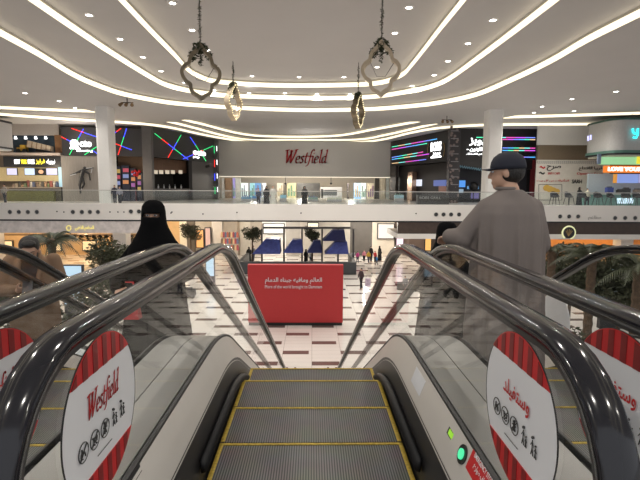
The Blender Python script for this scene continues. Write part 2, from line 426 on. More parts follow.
def wheredl(x, y):
    if y > 90 and x < 100: return 'small bright downlight above the left shops'
    if y > 90 and x > 500: return 'small bright downlight above the right kiosk'
    if 240 < x < 360: return 'small downlight between the two inner coves' if y > 90 else 'small downlight above the innermost cove'
    if (x, y) in ((89, 15), (120, 39), (143, 57), (161, 71), (184.5, 82.5), (214, 90)): return 'small downlight between the left arms of two coves'
    if x < 220: return 'small downlight near the large left hanging ornament'
    if (x, y) in ((493, 20), (468, 43.5), (448, 61), (434, 75), (412, 86)): return 'small downlight between the right arms of two coves'
    return 'small downlight near the large right hanging ornament'
for px, py, _ in DL:
    p = ceil_at(px, py)
    if proto is None:
        t = proto = thing('downlight', wheredl(px, py), 'downlight', p); mk('lens', lensb, DLM, t, local=True); mk('rim', rim, WHITE, t, local=True, fix=False)
    else:
        t = copy_tree(proto); t.location = p; t['label'] = wheredl(px, py)
    t['group'] = t['label'].replace('small downlight', 'downlights').replace('small bright downlight', 'downlights')
    spot(p.x, p.y, p.z - .08, LAMP)
for x in (-14, -7, 0, 7, 14):                           # the same lamps carry on overhead, behind the viewer
    for y in (-3, 5, 13): spot(x, y, Z0 + .2, LAMP * .9)

# ceiling-mounted projector clusters
def projector(px, py, label):
    p = ceil_at(px, py); t = thing('ceiling_projector', label, 'projector', p)
    mk('bracket', MB().tube([p, p - Vector((0, 0, .35))], .04).box((p.x - .5, p.y - .05, p.z - .4), (p.x + .5, p.y + .05, p.z - .34)), DARKSTEEL, t)
    for dx in (-.38, 0, .38):
        mk('lamp_head', MB().tube([(p.x + dx, p.y, p.z - .4), (p.x + dx * 1.3, p.y - .3, p.z - .62)], [.09, .14], 12), mat('brown bronze lamp', (.2, .13, .07), .4, .5), t)
projector(127, 98, 'small brown spotlight cluster hanging under the ceiling above the left white column')
projector(447, 116, 'small brown spotlight cluster hanging under the ceiling above the right storefront')

# =================================================================== UPPER GALLERY
GY = 40.0
FAS = mat('off white fascia panels', (.74, .715, .68), .6, noise=.02, scale=.5)
s = MB().box((-70, GY + .25, -1.25), (70, 95, -.02)); tag(mk('floor_gallery', s, mat('pale gallery floor', (.6, .58, .55), .25, noise=.04)), kind='structure')
s = MB().box((-70, GY, -1.27), (70, GY + .25, .14)); tag(mk('wall_gallery_front', s, FAS), kind='structure')
s = MB().box((-70, GY + .05, -1.40), (70, GY + .3, -1.27)); tag(mk('trim_1', s, BLACK), kind='structure')
# portholes
ph = None
pm = mat('dark porthole glass', (.03, .03, .03), .2)
for grp, xs, yy, nm in (('left', (10, 19, 28, 37), 212, 'at the far left end of the fascia'), ('a', (73, 82, 90, 98), 212, 'on the fascia under the left column'), ('b', (131, 139), 211.5, 'on the fascia beside the veiled woman'),
                    ('c', (436, 443.5, 451, 459), 214.5, 'on the fascia left of the man'), ('d', (560, 569, 578), 216.5, 'on the fascia right of the man'), ('e', (615, 625, 635), 218, 'at the far right end of the fascia')):
    for x in xs:
        p = onY(x, yy, GY)
        if ph is None:
            ph = t = thing('porthole', 'round dark air outlet ' + nm, 'air outlet', p)
            mk('opening', MB().tube([(0, -.02, 0), (0, -.012, 0)], .17, 20), pm, t, local=True)
            r = MB(); pts = [(.19 * math.cos(a * PI / 12), -.02, .19 * math.sin(a * PI / 12)) for a in range(25)]; r.tube(pts, .025, 6); mk('ring', r, STEEL, t, local=True, smooth=True)
        else: t = copy_tree(ph); t.location = p; t['label'] = 'round dark air outlet ' + nm
        t['group'] = 'air outlets ' + nm
for i, (x, y) in enumerate(((57, 211.5), (64, 212), (110, 212), (118, 212), (124, 212), (171, 213), (203, 214), (237, 212.5), (301, 213), (416, 213.5), (172, 212))):
    p = onY(x, y, GY); tag(mk('wall_socket', MB().tube([(p.x, p.y, p.z), (p.x, p.y - .03, p.z)], .06, 12), BLACK, base=p), 'tiny dark round fitting on the white gallery fascia', 'fitting', 'tiny fittings on the white fascia')
# glass balustrade of the gallery
t = thing('glass_balustrade', 'long glass balustrade with thin metal rail along the far upper gallery', 'balustrade', (0, GY + .1, .14))
x = -46.0
while x < 46:
    mk('glass_panel', MB().box((x + .02, GY + .1, .14), (x + 1.98, GY + .115, 1.22)), FARGLASS, t); x += 2
mk('handrail', MB().box((-46, GY + .07, 1.22), (46, GY + .15, 1.28)), STEEL, t)
# soffit bands below the fascia
def box(name, m, a, b, **k): return mk(name, MB().box(a, b), m, **k)
MARB = mat('grey veined marble', (.62, .57, .55), .3, noise=.22, scale=2.2)
BRN = mat('dark brown timber soffit', (.055, .036, .028), .5, noise=.2, scale=3)
xs0 = onY(165, 230, GY).x; xs1 = onY(398, 230, GY).x
tag(box('wall_marble_band', MARB, (-70, GY + .1, -2.45), (xs0, GY + .5, -1.40)), kind='structure')
tag(box('wall_brown_band', BRN, (xs1, GY + .1, -2.40), (70, GY + .5, -1.40)), kind='structure')
tag(box('trim_2', FAS, (xs1, GY + .1, -2.85), (70, GY + 6, -2.40)), kind='structure')
# columns
for px0, px1, side, lb in ((96.5, 111, 'left', ''), (487, 502, 'right', '')):
    a = onY(px0, 160, 42.5); b = onY(px1, 160, 42.5)
    mb = MB(); r = (b.x - a.x) / 2; cx = (a.x + b.x) / 2; cy = 42.5 + r; ch = .16
    pl = [(cx - r + ch, cy - r), (cx + r - ch, cy - r), (cx + r, cy - r + ch), (cx + r, cy + r - ch), (cx + r - ch, cy + r), (cx - r + ch, cy + r), (cx - r, cy + r - ch), (cx - r, cy - r + ch)]
    mb.prism([(x, y, -.02) for x, y in pl], (0, 0, Z0 + .02))
    tag(mk('column', mb, WHITE, base=(cx, cy, 0)), 'tall plain white square column on the gallery, %s one' % ('beside the runner cut-out' if side == 'left' else 'right behind the man in the cap'), 'column')

# ---------------- a wall plane that is measured from the photo
class Wall:
    def __init__(s, pa, Ya, pb, Yb):
        a = onY(pa, 190, Ya); b = onY(pb, 190, Yb); s.A = Vector((a.x, a.y, 0)); d = Vector((b.x - a.x, b.y - a.y, 0)); s.len = d.length; s.u = d.normalized()
        s.n = Vector((s.u.y, -s.u.x, 0))            # towards the viewer
    def uv(s, px, py):
        d = ray(px, py); k = (s.A - CAM).dot(s.n) / d.dot(s.n); p = CAM + d * k; return (p - s.A).dot(s.u), p.z
    def pt(s, u, z, out=0): return s.A + s.u * u + s.n * out + Vector((0, 0, z))
    def slab(s, mb, u0, z0, u1, z1, o0, o1):
        return mb.hexa([s.pt(u0, z0, o1), s.pt(u1, z0, o1), s.pt(u1, z0, o0), s.pt(u0, z0, o0)], [s.pt(u0, z1, o1), s.pt(u1, z1, o1), s.pt(u1, z1, o0), s.pt(u0, z1, o0)])
    def R(s, px0, py0, px1, py1, o0=0, o1=.1, mb=None):
        cy = (py0 + py1) / 2; cx = (px0 + px1) / 2
        u0 = s.uv(px0, cy)[0]; u1 = s.uv(px1, cy)[0]; z1 = s.uv(cx, py0)[1]; z0 = s.uv(cx, py1)[1]
        return s.slab(mb or MB(), u0, z0, u1, z1, o0, o1)
    def place(s, mb, px, py, out=.12):
        u, z = s.uv(px, py); M = Matrix.Translation(s.pt(u, z, out)) @ Matrix(((s.u.x, -s.n.x, 0, 0), (s.u.y, -s.n.y, 0, 0), (0, 0, 1, 0), (0, 0, 0, 1)))
        return mb.xf(M)
    def line(s, mb, a, b, r, out=.12):
        u0, z0 = s.uv(*a); u1, z1 = s.uv(*b); return mb.tube([s.pt(u0, z0, out), s.pt(u1, z1, out)], r, 6)
    def size(s, px0, px1, py): return s.uv(px1, py)[0] - s.uv(px0, py)[0]
    def hgt(s, px, py0, py1): return s.uv(px, py0)[1] - s.uv(px, py1)[1]
    def txt(s, string, px0, py0, px1, py1, ext=.05, out=.13, bold=0):
        cx = (px0 + px1) / 2; cy = (py0 + py1) / 2
        return s.place(text_mb(string, s.size(px0, px1, cy), s.hgt(cx, py0, py1), ext, bold), cx, cy, out)

CHAR = mat('charcoal cladding', (.045, .043, .045), .6)
DGREY = mat('dark grey cladding', (.11, .105, .105), .6)
WOODG = mat('greyed vertical timber boards', (.32, .29, .26), .6, noise=.15, scale=3, stretch=(6, 6, .3))
WOODB = mat('brown vertical timber slats', (.16, .08, .045), .6, noise=.3, scale=4, stretch=(6, 6, .2))
SIGNW = glow('white lit letters', (1, 1, 1), 2.6)
LEDS = [glow('red light tube', (1, .03, .02), 1.7), glow('green light tube', (.03, .9, .25), 1.1), glow('blue light tube', (.05, .08, 1), 1.9)]

# left, food shop: front plane Y 52
WA = Wall(-60, 52, 62, 52)
def wbase(W, px, z=0): u, _ = W.uv(px, 190); p = W.pt(u, z); return p
def struct_w(name, W, m, *a, **k):
    return tag(mk(name, W.R(*a, **k), m), kind='structure')
tag(mk('wall_left_shops', WA.slab(MB(), -5, -.02, WA.len, Z0, -4.2, -4), mat('dim tan shop wall', (.32, .24, .17), .7)), kind='structure')
tag(mk('wall_bulkhead_left', WA.slab(MB(), -5, WA.uv(30, 135)[1], WA.len, Z0 - .35, -.3, 0), mat('warm grey bulkhead', (.42, .38, .35), .7)), kind='structure')
t = thing('truck_diorama', 'yellow dump truck display in a dark blue niche above the lit menu sign', 'shop display', wbase(WA, 33, WA.uv(33, 152)[1]))
mk('niche', WA.R(10, 135, 56, 153, -.6, -.5), mat('dark blue niche painting', (.035, .06, .085), .7, noise=.5, scale=.8), t)
mk('side_panel', WA.R(55, 135, 62, 153, -.3, .02), mat('orange brown timber', (.24, .12, .05), .6, noise=.2), t)
mk('cab', WA.R(20.5, 145, 26, 152, -.4, .1).__class__ and WA.R(20.5, 145, 26, 151, -.4, .1, WA.R(17, 147.5, 21, 151, -.35, .05)), mat('yellow truck paint', (.55, .34, .04), .4), t)
b = MB(); u0, z0 = WA.uv(27, 147); u1, z1 = WA.uv(52, 151.5); u2, z2 = WA.uv(52, 146.5); u3, z3 = WA.uv(28, 140.5)
b.prism([WA.pt(u0, z0, .15), WA.pt(u1, z1, .15), WA.pt(u2, z2, .15), WA.pt(u3, z3, .15)], -WA.n * .5)
bed = mk('truck_bed', b, mat('cream truck bed boards', (.5, .42, .33), .6, noise=.2, scale=3), t)
ribs = MB()
for k in range(6):
    q = k / 5; pa = (27.5 + 24 * q, 147 + 4.3 * q); pb = (28.5 + 23.3 * q, 141 + 5.4 * q); WA.line(ribs, pa, pb, .04, .17)
mk('bed_rib', ribs, mat('brown rib', (.3, .2, .13), .6), bed)
for px in (19, 25, 38.5, 41.5):
    u, z = WA.uv(px, 151); mk('wheel', MB().tube([WA.pt(u, z, -.1), WA.pt(u, z, .14)], .24, 14), BLACK, t)
for px in (17, 27, 37, 47):
    u, z = WA.uv(px, 136.5); p = WA.pt(u, z, .3)
    tag(mk('spotlight', MB().tube([p, p - Vector((0, -.05, .3))], [.1, .16], 10), SIGNW, base=p), 'small bright spotlight in the row of four above the truck display', 'spotlight', 'spotlights above the truck')
t = thing('menu_sign', 'black shop sign reading NEW YORK FRIES in white and yellow lit letters', 'shop sign', wbase(WA, 32, WA.uv(32, 166.5)[1]))
mk('signboard', WA.R(4, 156.5, 62.5, 166.5, -.2, .1), BLACK, t)
YLW = glow('yellow lit letters', (1, .85, .05), 1.8)
for sx, x0, x1, m in (('NEW', 15, 20.5, SIGNW), ('YORK', 21.5, 27.5, YLW), ('FRIES', 28.5, 35, SIGNW)):
    mk('letters', WA.txt(sx, x0, 159.5, x1, 164, bold=.02), m, t)
for sx, x0, x1, m in ((arabic('نيويورك'), 47, 55.5, SIGNW), (arabic('فرايز'), 36.5, 45.5, YLW)):
    mk('letters', WA.txt(sx, x0, 159, x1, 164.5, bold=.01), m, t)
mk('shelf_ledge', WA.R(0, 153, 62.5, 155.5, -.3, .5), mat('pinkish stone ledge', (.5, .42, .38), .5), t)
tag(mk('wall_shop_cream', WA.R(-20, 167, 58, 181, -1.2, -.95), mat('cream shop wall', (.62, .52, .30), .7)), kind='structure')
SCR = glow('pale blue menu screen', (.65, .8, 1), .95); SCR2 = glow('lilac menu screen', (.75, .72, .95), .85)
for k, (x0, x1, m) in enumerate(((20, 30, SCR), (42, 53, SCR2), (2, 12, SCR2))):
    t = thing('menu_screen', ('pale blue menu screen under the NEW letters', 'lilac menu screen on the cream wall, right one', 'dim lilac menu screen at the far left picture edge')[k], 'menu screen', wbase(WA, x0, WA.uv(x0, 175)[1]))
    mk('frame', WA.R(x0 - .4, 167.6, x1 + .4, 175, -.95, -.85), BLACK, t); mk('display', WA.R(x0, 168, x1, 174.6, -.85, -.83), m, t)
t = thing('menu_screen', 'dark screen with a food picture between the two lit menu screens', 'menu screen', wbase(WA, 36, WA.uv(36, 175)[1]))
mk('frame', WA.R(30.8, 168, 41.5, 175, -.95, -.85), BLACK, t)
u, z = WA.uv(36.5, 171.5); mk('food_picture', MB().ball(WA.pt(u, z, -.84), (.28, .02, .22)), mat('baked food', (.7, .4, .25), .6, emit=(.7, .35, .2), es=.5), t)
tag(mk('advert_board', WA.R(57, 167, 64, 186.8, -.4, -.3), glow('pale cyan panel', (.55, .8, .88), .75), base=wbase(WA, 60)), 'tall pale cyan advert board beside the grey timber wall of the laser shop', 'advert board')
t = thing('shop_counter', 'brown shop counter crowded with goods under the menu screens', 'counter', wbase(WA, 35))
mk('counter_body', WA.R(12, 188, 63, 203, -.4, .4), mat('dark mottled counter', (.09, .08, .05), .6, noise=.5, scale=3), t)
mk('counter_top', WA.R(8, 187, 63, 188.4, -.5, .5), mat('counter top', (.30, .25, .2), .4), t)
cols = [(.22, .16, .12), (.35, .28, .2), (.1, .09, .08), (.4, .25, .15), (.15, .2, .1), (.3, .1, .08), (.5, .45, .4), (.1, .12, .2)]
random.seed(3)
for k in range(16):
    px = 14 + k * 2.9; h = random.uniform(2.5, 6.5); u, z = WA.uv(px, 186.9); m = mat('goods %d' % (k % 8), cols[k % 8], .5)
    b = MB(); hh = h * .11; r = random.uniform(.12, .17)
    if k % 3 == 0: b.tube([WA.pt(u, z, 0), WA.pt(u, z + hh * .7, 0), WA.pt(u, z + hh * .8, 0), WA.pt(u, z + hh, 0)], [r, r, r * .4, r * .4], 10); nm = 'jar'
    elif k % 3 == 1: b.box((WA.pt(u, 0).x - r, 51.9, z), (WA.pt(u, 0).x + r, 52.2, z + hh)); nm = 'carton'
    else: b.tube([WA.pt(u, z, 0), WA.pt(u, z + hh, 0)], [r * .7, r], 10); nm = 'cup_stack'
    tag(mk(nm, b, m, base=WA.pt(u, z)), 'small %s standing on the crowded food shop counter' % nm.replace('_', ' '), nm.replace('_', ' '), 'goods on the food shop counter')
tag(mk('flower_box', WA.R(14, 191, 60, 201, .9, 1.2), mat('yellow green flower display', (.13, .13, .035), .8, noise=.49, scale=9, bump=.8), base=wbase(WA, 35)), 'long yellow and green planted box in front of the food counter', 'planter')

# laser game front (62..145) and column
WB = Wall(62, 51.6, 145, 52.6)
tag(mk('wall_timber', WB.R(62, 156, 112.5, 203, -.2, 0), WOODG), kind='structure')
t = thing('laser_game_sign', 'charcoal sign band with white octopus logo and crossing coloured tubes, left one', 'shop sign', wbase(WB, 100, WB.uv(100, 156)[1]))
mk('signboard', WB.R(62, 128, 145, 156, -.3, .1), CHAR, t)
mk('letters', WB.txt('cto', 80, 140.5, 92, 147, bold=.04), SIGNW, t)
mk('letters', WB.txt('lasertag', 77, 149.5, 93, 152.5, bold=.03), SIGNW, t)
u, z = WB.uv(74.8, 143.5); lg = MB().tube([WB.pt(u, z, .1), WB.pt(u, z, .2)], .42, 24)
for a in range(-2, 3): lg.tube([WB.pt(u + a * .16, z - .3, .15), WB.pt(u + a * .24, z - .56, .15), WB.pt(u + a * .24 + .12, z - .60, .15)], .06, 6)
mk('octopus_logo', lg, SIGNW, t)
def tubes(W, t, L_):
    for a, b, cs in L_:
        n = len(cs)
        for i, c in enumerate(cs):
            p = (a[0] + (b[0] - a[0]) * i / n, a[1] + (b[1] - a[1]) * i / n); q = (a[0] + (b[0] - a[0]) * (i + 1) / n, a[1] + (b[1] - a[1]) * (i + 1) / n)
            mb = MB(); W.line(mb, p, q, .042, .16); mk('light_tube', mb, LEDS[c], t)
tubes(WB, t, [((72, 128.5), (97, 137), (0, 2)), ((84, 129), (70, 155), (2, 1, 1)), ((62, 137), (72, 142), (0, 2)), ((97, 147), (85, 155), (1,)), ((94, 151), (98, 154), (2,)),
              ((112, 135.5), (121.5, 128.5), (2, 0)), ((127, 128.5), (118.5, 155), (2, 1, 0)), ((111, 142), (132, 150), (0, 2))])
# runner cut-out
t = thing('runner_cutout', 'dark armed running figure cut-out on the grey timber wall', 'wall figure', wbase(WB, 81, WB.uv(81, 194)[1]))
def rp(px, py): u, z = WB.uv(px, py); return WB.pt(u, z, .26)
mb = MB()
for a, ra, b_, rb in (((84, 171), .22, (82, 178), .2), ((82, 178), .2, (80.5, 185), .13), ((80.5, 185), .13, (81.5, 193), .07), ((83, 178), .18, (85, 184), .11), ((85, 184), .11, (83, 188), .08), ((86, 171), .13, (90, 174), .09), ((90, 174), .09, (91, 180), .07), ((82, 171), .13, (77, 173), .08), ((77, 173), .06, (71, 175), .04), ((87, 169.5), .07, (94, 168), .05), ((85.5, 168), .16, (85.6, 168), .16)):
    mb.bone(rp(*a), ra, rp(*b_), rb, 8)
mk('figure', mb, mat('dark figure print', (.04, .04, .042), .5), t)
mb = MB(); mb.tube([rp(86, 168.5), rp(93, 168), rp(92, 173)], .05, 6).tube([rp(71, 175.5), rp(77, 174)], .06, 6).tube([rp(82, 190), rp(84, 184)], .04, 6)
mk('light_edge', mb, STICK, t)
# interior right of the column
tag(mk('wall_laser_interior', WB.R(111, 150, 146, 204, -3, -2.8), mat('warm brown interior wall', (.30, .19, .12), .7)), kind='structure')
mk2 = lambda nm, lb, cat, mb, m, p, g=None: tag(mk(nm, mb, m, base=p), lb, cat, g)
for k, (x0, x1, y0) in enumerate(((113, 119, 166), (120, 127.5, 165), (128.5, 134, 168), (135, 140, 172))):
    t = thing('arcade_cabinet', 'dark arcade cabinet with small coloured screen, number %s from the left white column' % ('one', 'two', 'three', 'four')[k], 'arcade cabinet', wbase(WB, x0))
    mk('cabinet', WB.R(x0, y0, x1, 202, -1.6, -.8), mat('navy cabinet', (.02, .022, .045), .5), t)
    for j, yy in enumerate((3, 9, 15)):
        cc = [(.5, .35, .1), (.5, .08, .12), (.25, .3, .55), (.6, .25, .1), (.35, .12, .35)][(k + j) % 5]
        mk('screen', WB.R(x0 + .9, y0 + yy, x1 - .9, y0 + yy + 3.8, -.8, -.76), glow('arcade screen %d' % ((k + j) % 5), cc, .7), t)
u, z = WB.uv(134, 172); p = WB.pt(u, z, -.5); mb = MB()
for dx, dz in ((-.3, 0), (0, .12), (.25, -.1), (.5, .1), (-.1, -.3), (.2, -.35)): mb.ball(p + Vector((dx, 0, dz)), .17, 10, 7)
mk2('balloon_cluster', 'bunch of red balloons over the arcade cabinets', 'balloons', mb.tube([p, Vector((p.x, p.y, 0))], .012, 4), RED, p)
tag(mk('wall_dark_pier', WB.R(144, 126.5, 153, 204, -.5, .6), DGREY), kind='structure')
point(-19, 49.5, 3, 160, (1, .8, .6)); point(-29, 50.2, 3.4, 260, (1, .86, .66)); point(-34, 49.5, 2.6, 200, (1, .8, .55)); point(-25, 50, 6.6, 120, (1, .9, .8))

# second laser front receding to the lettering wall (153..214)
WC = Wall(153, 53, 214, 66)
t = thing('laser_game_sign', 'charcoal sign band with small white logo and crossing coloured tubes, right one', 'shop sign', wbase(WC, 180, 5))
u1 = WC.len; zt = Z0 - .36; zb0 = WC.uv(155, 157)[1]
mk('signboard', WC.slab(MB(), 0, zb0, u1, zt, -.3, .1), CHAR, t)
tubes(WC, t, [((153.5, 133.5), (187, 159.5), (1, 0, 2, 1, 2)), ((180, 135), (167, 157.5), (1, 2, 0)), ((189, 137), (205, 161), (2, 1, 1)), ((182, 159), (212, 146), (2, 0, 1))])
mk('letters', WC.txt('octo', 192.5, 150, 205, 155.5, bold=.06), SIGNW, t); mk('letters', WC.txt('play', 192.5, 156, 199, 158.5, bold=.05), SIGNW, t)
tag(mk('wall_slats', WC.slab(MB(), 0, WC.uv(160, 171)[1], WC.uv(193, 160)[0], zb0, -1.2, -1), WOODB), kind='structure')
mb = MB(); WC.slab(mb, WC.uv(192, 170)[0], 0, u1, zb0, -.5, 0); tag(mk('wall_dark_grey', mb, DGREY), kind='structure')
mb = MB(); WC.slab(mb, 0, 0, WC.uv(193, 170)[0], WC.uv(165, 170)[1], -3.2, -3); tag(mk('wall_dim_shop', mb, mat('dark shop interior', (.02, .018, .016), .7)), kind='structure')
for k, px in enumerate((157.5, 162.5, 168, 174, 179.5, 187)):
    u, z = WC.uv(px, 172); mb = MB(); WC.slab(mb, u - .35, z - .22, u + .35, z + .22, -1.0, -.9); mk2('lit_label', 'small glowing tile under the timber slats of the dim shop', 'light', mb, glow('cream tile', (1, .85, .65), (.5, 1.2)[k % 2]), WC.pt(u, z, -.8), 'glowing tiles over the dim shop bar')
t = thing('bar_counter', 'dark bar counter inside the dim shop behind the gallery glass', 'counter', wbase(WC, 175)); mk('counter_body', WC.R(156, 190, 192, 203, -1.2, -.4), BLACK, t)
mk('counter_top', WC.R(156, 188.5, 192, 190, -1.3, -.3), DGREY, t)
for k, px in enumerate((158, 163.5, 169, 174.5, 180, 186)):
    u, z = WC.uv(px, 188.5); mb = MB().tube([WC.pt(u, z, -.7), WC.pt(u, z + .25, -.7), WC.pt(u, z + .35, -.7), WC.pt(u, z + .5, -.7)], [.09, .09, .03, .03], 8); mk2('bottle', 'small pale bottle standing on the dim bar counter', 'bottle', mb, STICK, WC.pt(u, z, -.7), 'bottles on the dim bar')
u, z = WC.uv(207.5, 166); mb = MB(); p = WC.pt(u, z, .25); mb.tube([p, p + Vector((-.5, -.35, -.15))], .2, 10); p = WC.pt(u, z, .1); mk2('security_camera', 'black camera on the grey wall below the right laser sign', 'camera', mb, BLACK, p)
# coloured corner post
t = thing('light_post', 'corner post wrapped in red green and white glowing strips', 'light post', wbase(WC, 214))
pc = WC.pt(u1 + .3, 0, .1); mk('post', MB().box((pc.x - .4, pc.y - .2, 0), (pc.x + .4, pc.y + .6, zt)), DGREY, t)
for k, (dx, m) in enumerate(((-.3, LEDS[0]), (-.05, LEDS[1]), (.3, SIGNW))):
    for j in range(4): mk('light_strip', MB().box((pc.x + dx - .035, pc.y - .25, .4 + j * 1.9 + .3 * k), (pc.x + dx + .035, pc.y - .2, 1.7 + j * 1.9)), LEDS[(k + j) % 3] if k < 2 else m, t)

# Westfield wall
DKW = mat('dark back wall', (.02, .019, .018), .8)
tag(box('wall_rear_left', DKW, (-75, 70, 0), (onY(213, 190, 70).x, 70.3, Z0)), kind='structure'); tag(box('wall_rear_right', DKW, (onY(396, 190, 70).x, 70, 0), (75, 70.3, Z0)), kind='structure')
WW = Wall(216, 68, 392, 68)
wall_w = mat('cool grey white wall', (.64, .615, .58), .7, noise=.02)
zb = WW.uv(300, 176.5)[1]; tag(mk('wall_sign', WW.slab(MB(), -1, zb, WW.len + 1, Z0 - .35, -.6, 0), wall_w), kind='structure')
z1 = WW.uv(300, 166)[1]; tag(mk('trim_3', WW.slab(MB(), -1, z1 - .05, WW.len + 1, z1, 0, .06), wall_w), kind='structure')
t = thing('wall_lettering', 'large red serif italic letters reading Westfield on the pale wall', 'sign', WW.pt(WW.uv(284, 164)[0], WW.uv(284, 163)[1]))
lm, wd = nibword('Westfield'); wW = WW.size(283.5, 327, 158) ; sc = wW / (wd + .25)
u0, zz = WW.uv(284.5, 163)
for mb in lm:
    mb.xf(Matrix.Translation(WW.pt(u0, zz, .25)) @ Matrix.Scale(sc, 4, (1, 0, 0)) @ Matrix.Scale(sc * 1.12, 4, (0, 0, 1)))
    mk('letter', mb, RED, t)
tag(mk('light_strip', WW.slab(MB(), 0, zb - .12, WW.len, zb - .02, -.5, -.2), glow('warm strip', (1, .9, .7), 1.0), base=WW.pt(5, zb)), 'thin warm light strip along the foot of the lettered wall', 'light strip')
# mall street beyond
cw = mat('cream mall wall', (.66, .60, .52), .6)
tag(box('ceiling_street', mat('cream ceiling', (.75, .70, .62), .7), (onY(205, 180, 68).x, 68.3, 4.2), (onY(405, 180, 68).x, 92, 4.5)), kind='structure')
WX = Wall(200, 84, 410, 84)
tag(mk('wall_street_end', WX.R(190, 170, 420, 205, -.3, 0), cw), kind='structure')
pan = [(222, 225, 'white pillar', (.8, .8, .76), .0), (224.5, 232, 'tan timber pillar', (.30, .20, .13), 0), (233, 235, 'purple poster', (.25, .22, .5), .5), (235.5, 240.5, 'grey pillar', (.4, .42, .42), 0),
       (241, 248, 'pale window', (.6, .7, .7), .5), (248.5, 249.5, 'dark mullion', (.1, .1, .12), 0), (250, 255, 'cyan window', (.35, .65, .75), .5), (255, 261, 'blue poster', (.12, .28, .55), .6), (262, 266, 'white window', (.7, .72, .75), .6),
       (277, 283, 'pale shopfront', (.7, .65, .55), .3), (287, 296, 'yellow shopfront', (.55, .5, .3), .3), (297, 320, 'dark grey shopfront', (.10, .10, .10), .0), (347, 349, 'dark pillar', (.07, .06, .06), 0), (354, 361, 'blue window', (.3, .5, .75), .6), (361, 366, 'white window', (.75, .85, .9), .6),
       (367, 374, 'beige shopfront', (.62, .55, .42), .3), (375, 379, 'dark doorway', (.05, .045, .04), 0), (380, 385, 'beige pillar', (.6, .55, .45), 0), (386, 389, 'grey glass post', (.5, .55, .55), 0)]
for k, (x0, x1, nm, c, e) in enumerate(pan):
    yy = 74 if x0 < 250 or x0 > 345 else 80
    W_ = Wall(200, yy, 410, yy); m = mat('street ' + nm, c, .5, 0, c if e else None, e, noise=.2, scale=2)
    top = 178 if x0 < 236 or x0 > 374 else 183
    mb = MB(); ua, _ = W_.uv(x0, 190); ub, _ = W_.uv(x1, 190); W_.slab(mb, ua, 0, ub, W_.uv(x0, top)[1], -.4, .1)
    t = thing(nm.replace(' ', '_'), nm + ' of the shopping street beyond the lettered wall', nm.split()[-1], W_.pt((ua + ub) / 2, 0)); t['label'] = {
      'white window': 'white lit shop window beyond the lettered wall, %s' % ('left of the black-robed pair' if x0 < 300 else 'right of the blue window')}.get(nm, nm + ' of the shopping street beyond the lettered wall')
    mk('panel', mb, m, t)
    if e: 
        b2 = MB(); ru = (ub - ua)
        for q in range(3): W_.slab(b2, ua + ru * (.12 + .3 * q), .3, ua + ru * (.30 + .3 * q), 1.1 + .5 * ((q + k) % 3), .1, .2)
        mk('goods', b2, mat('street goods %d' % (k % 4), [(.2, .25, .3), (.5, .4, .25), (.15, .3, .2), (.3, .2, .3)][k % 4], .6), t)
# white framed screen of the street
W_ = Wall(200, 78, 410, 78)
t = thing('framed_sign', 'white framed dark panel above a shop counter, right of the dark grey shopfront', 'sign', W_.pt(W_.uv(331, 190)[0], 0))
mk('frame', W_.R(320.5, 187, 342, 198, -.3, 0, W_.R(321, 189, 323, 204, -.3, 0)), STICK, t); mk('dark_panel', W_.R(323, 190, 337, 195.5, 0, .1), mat('slate', (.1, .11, .12), .4), t)
for k, px in enumerate((331, 285.5)):
    u, z = W_.uv(px, 183.5); p = W_.pt(u, z); mk2('hanging_camera', 'tiny dark camera hanging from the street ceiling, %s' % ('right one' if k == 0 else 'left one'), 'camera', MB().tube([Vector((p.x, p.y, 4.2)), p], .05, 6).ball(p, .2, 10, 8), DARKSTEEL, p)
# display islands in the street
for k, (x0, x1, yy, c, lb) in enumerate(((241, 251, 197, (.15, .3, .45), 'blue and white merchandise island left of the robed pair'), (252, 260, 196, (.1, .25, .5), 'blue merchandise stand beside the robed pair'), (280, 286, 195, (.3, .55, .7), 'cyan display case right of the robed pair'),
        (308, 318, 199, (.25, .35, .3), 'green tinted display case beside the lone black-robed figure'), (327, 342, 200, (.6, .6, .5), 'pale display case under the framed dark panel'), (395, 404, 195, (.3, .45, .5), 'teal glass display case at the right corner of the street'), (262, 272, 200, (.5, .55, .5), 'low pale display case at the feet of the robed pair'))):
    W_ = Wall(200, 56, 410, 56); ua = W_.uv(x0, 190)[0]; ub = W_.uv(x1, 190)[0]; zt_ = W_.uv(x0, yy)[1]
    zt_ = max(zt_, .45)
    t = thing('display_case', lb, 'display case', W_.pt((ua + ub) / 2, 0)); mk('base', W_.slab(MB(), ua, 0, ub, zt_ * .5, -.6, 0), STICK, t)
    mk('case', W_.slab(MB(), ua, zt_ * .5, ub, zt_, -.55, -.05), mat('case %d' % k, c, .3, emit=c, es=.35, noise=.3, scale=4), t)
    b2 = MB()
    for q in range(4): W_.slab(b2, ua + (ub - ua) * (.1 + .22 * q), zt_, ua + (ub - ua) * (.2 + .22 * q), zt_ + .12 + .1 * ((q + k) % 2), -.4, -.2)
    mk('merchandise', b2, mat('merch %d' % (k % 3), [(.1, .2, .5), (.7, .7, .65), (.15, .3, .2)][k % 3], .5), t)
point(-2, 76, 3.0, 620, (1, .92, .8)); point(-9, 72, 3.0, 480, (1, .92, .8)); point(6, 72, 3.0, 480, (1, .92, .8)); point(-1, 71, 3.0, 300, (1, .92, .8)); point(0, 60, 5.5, 250)

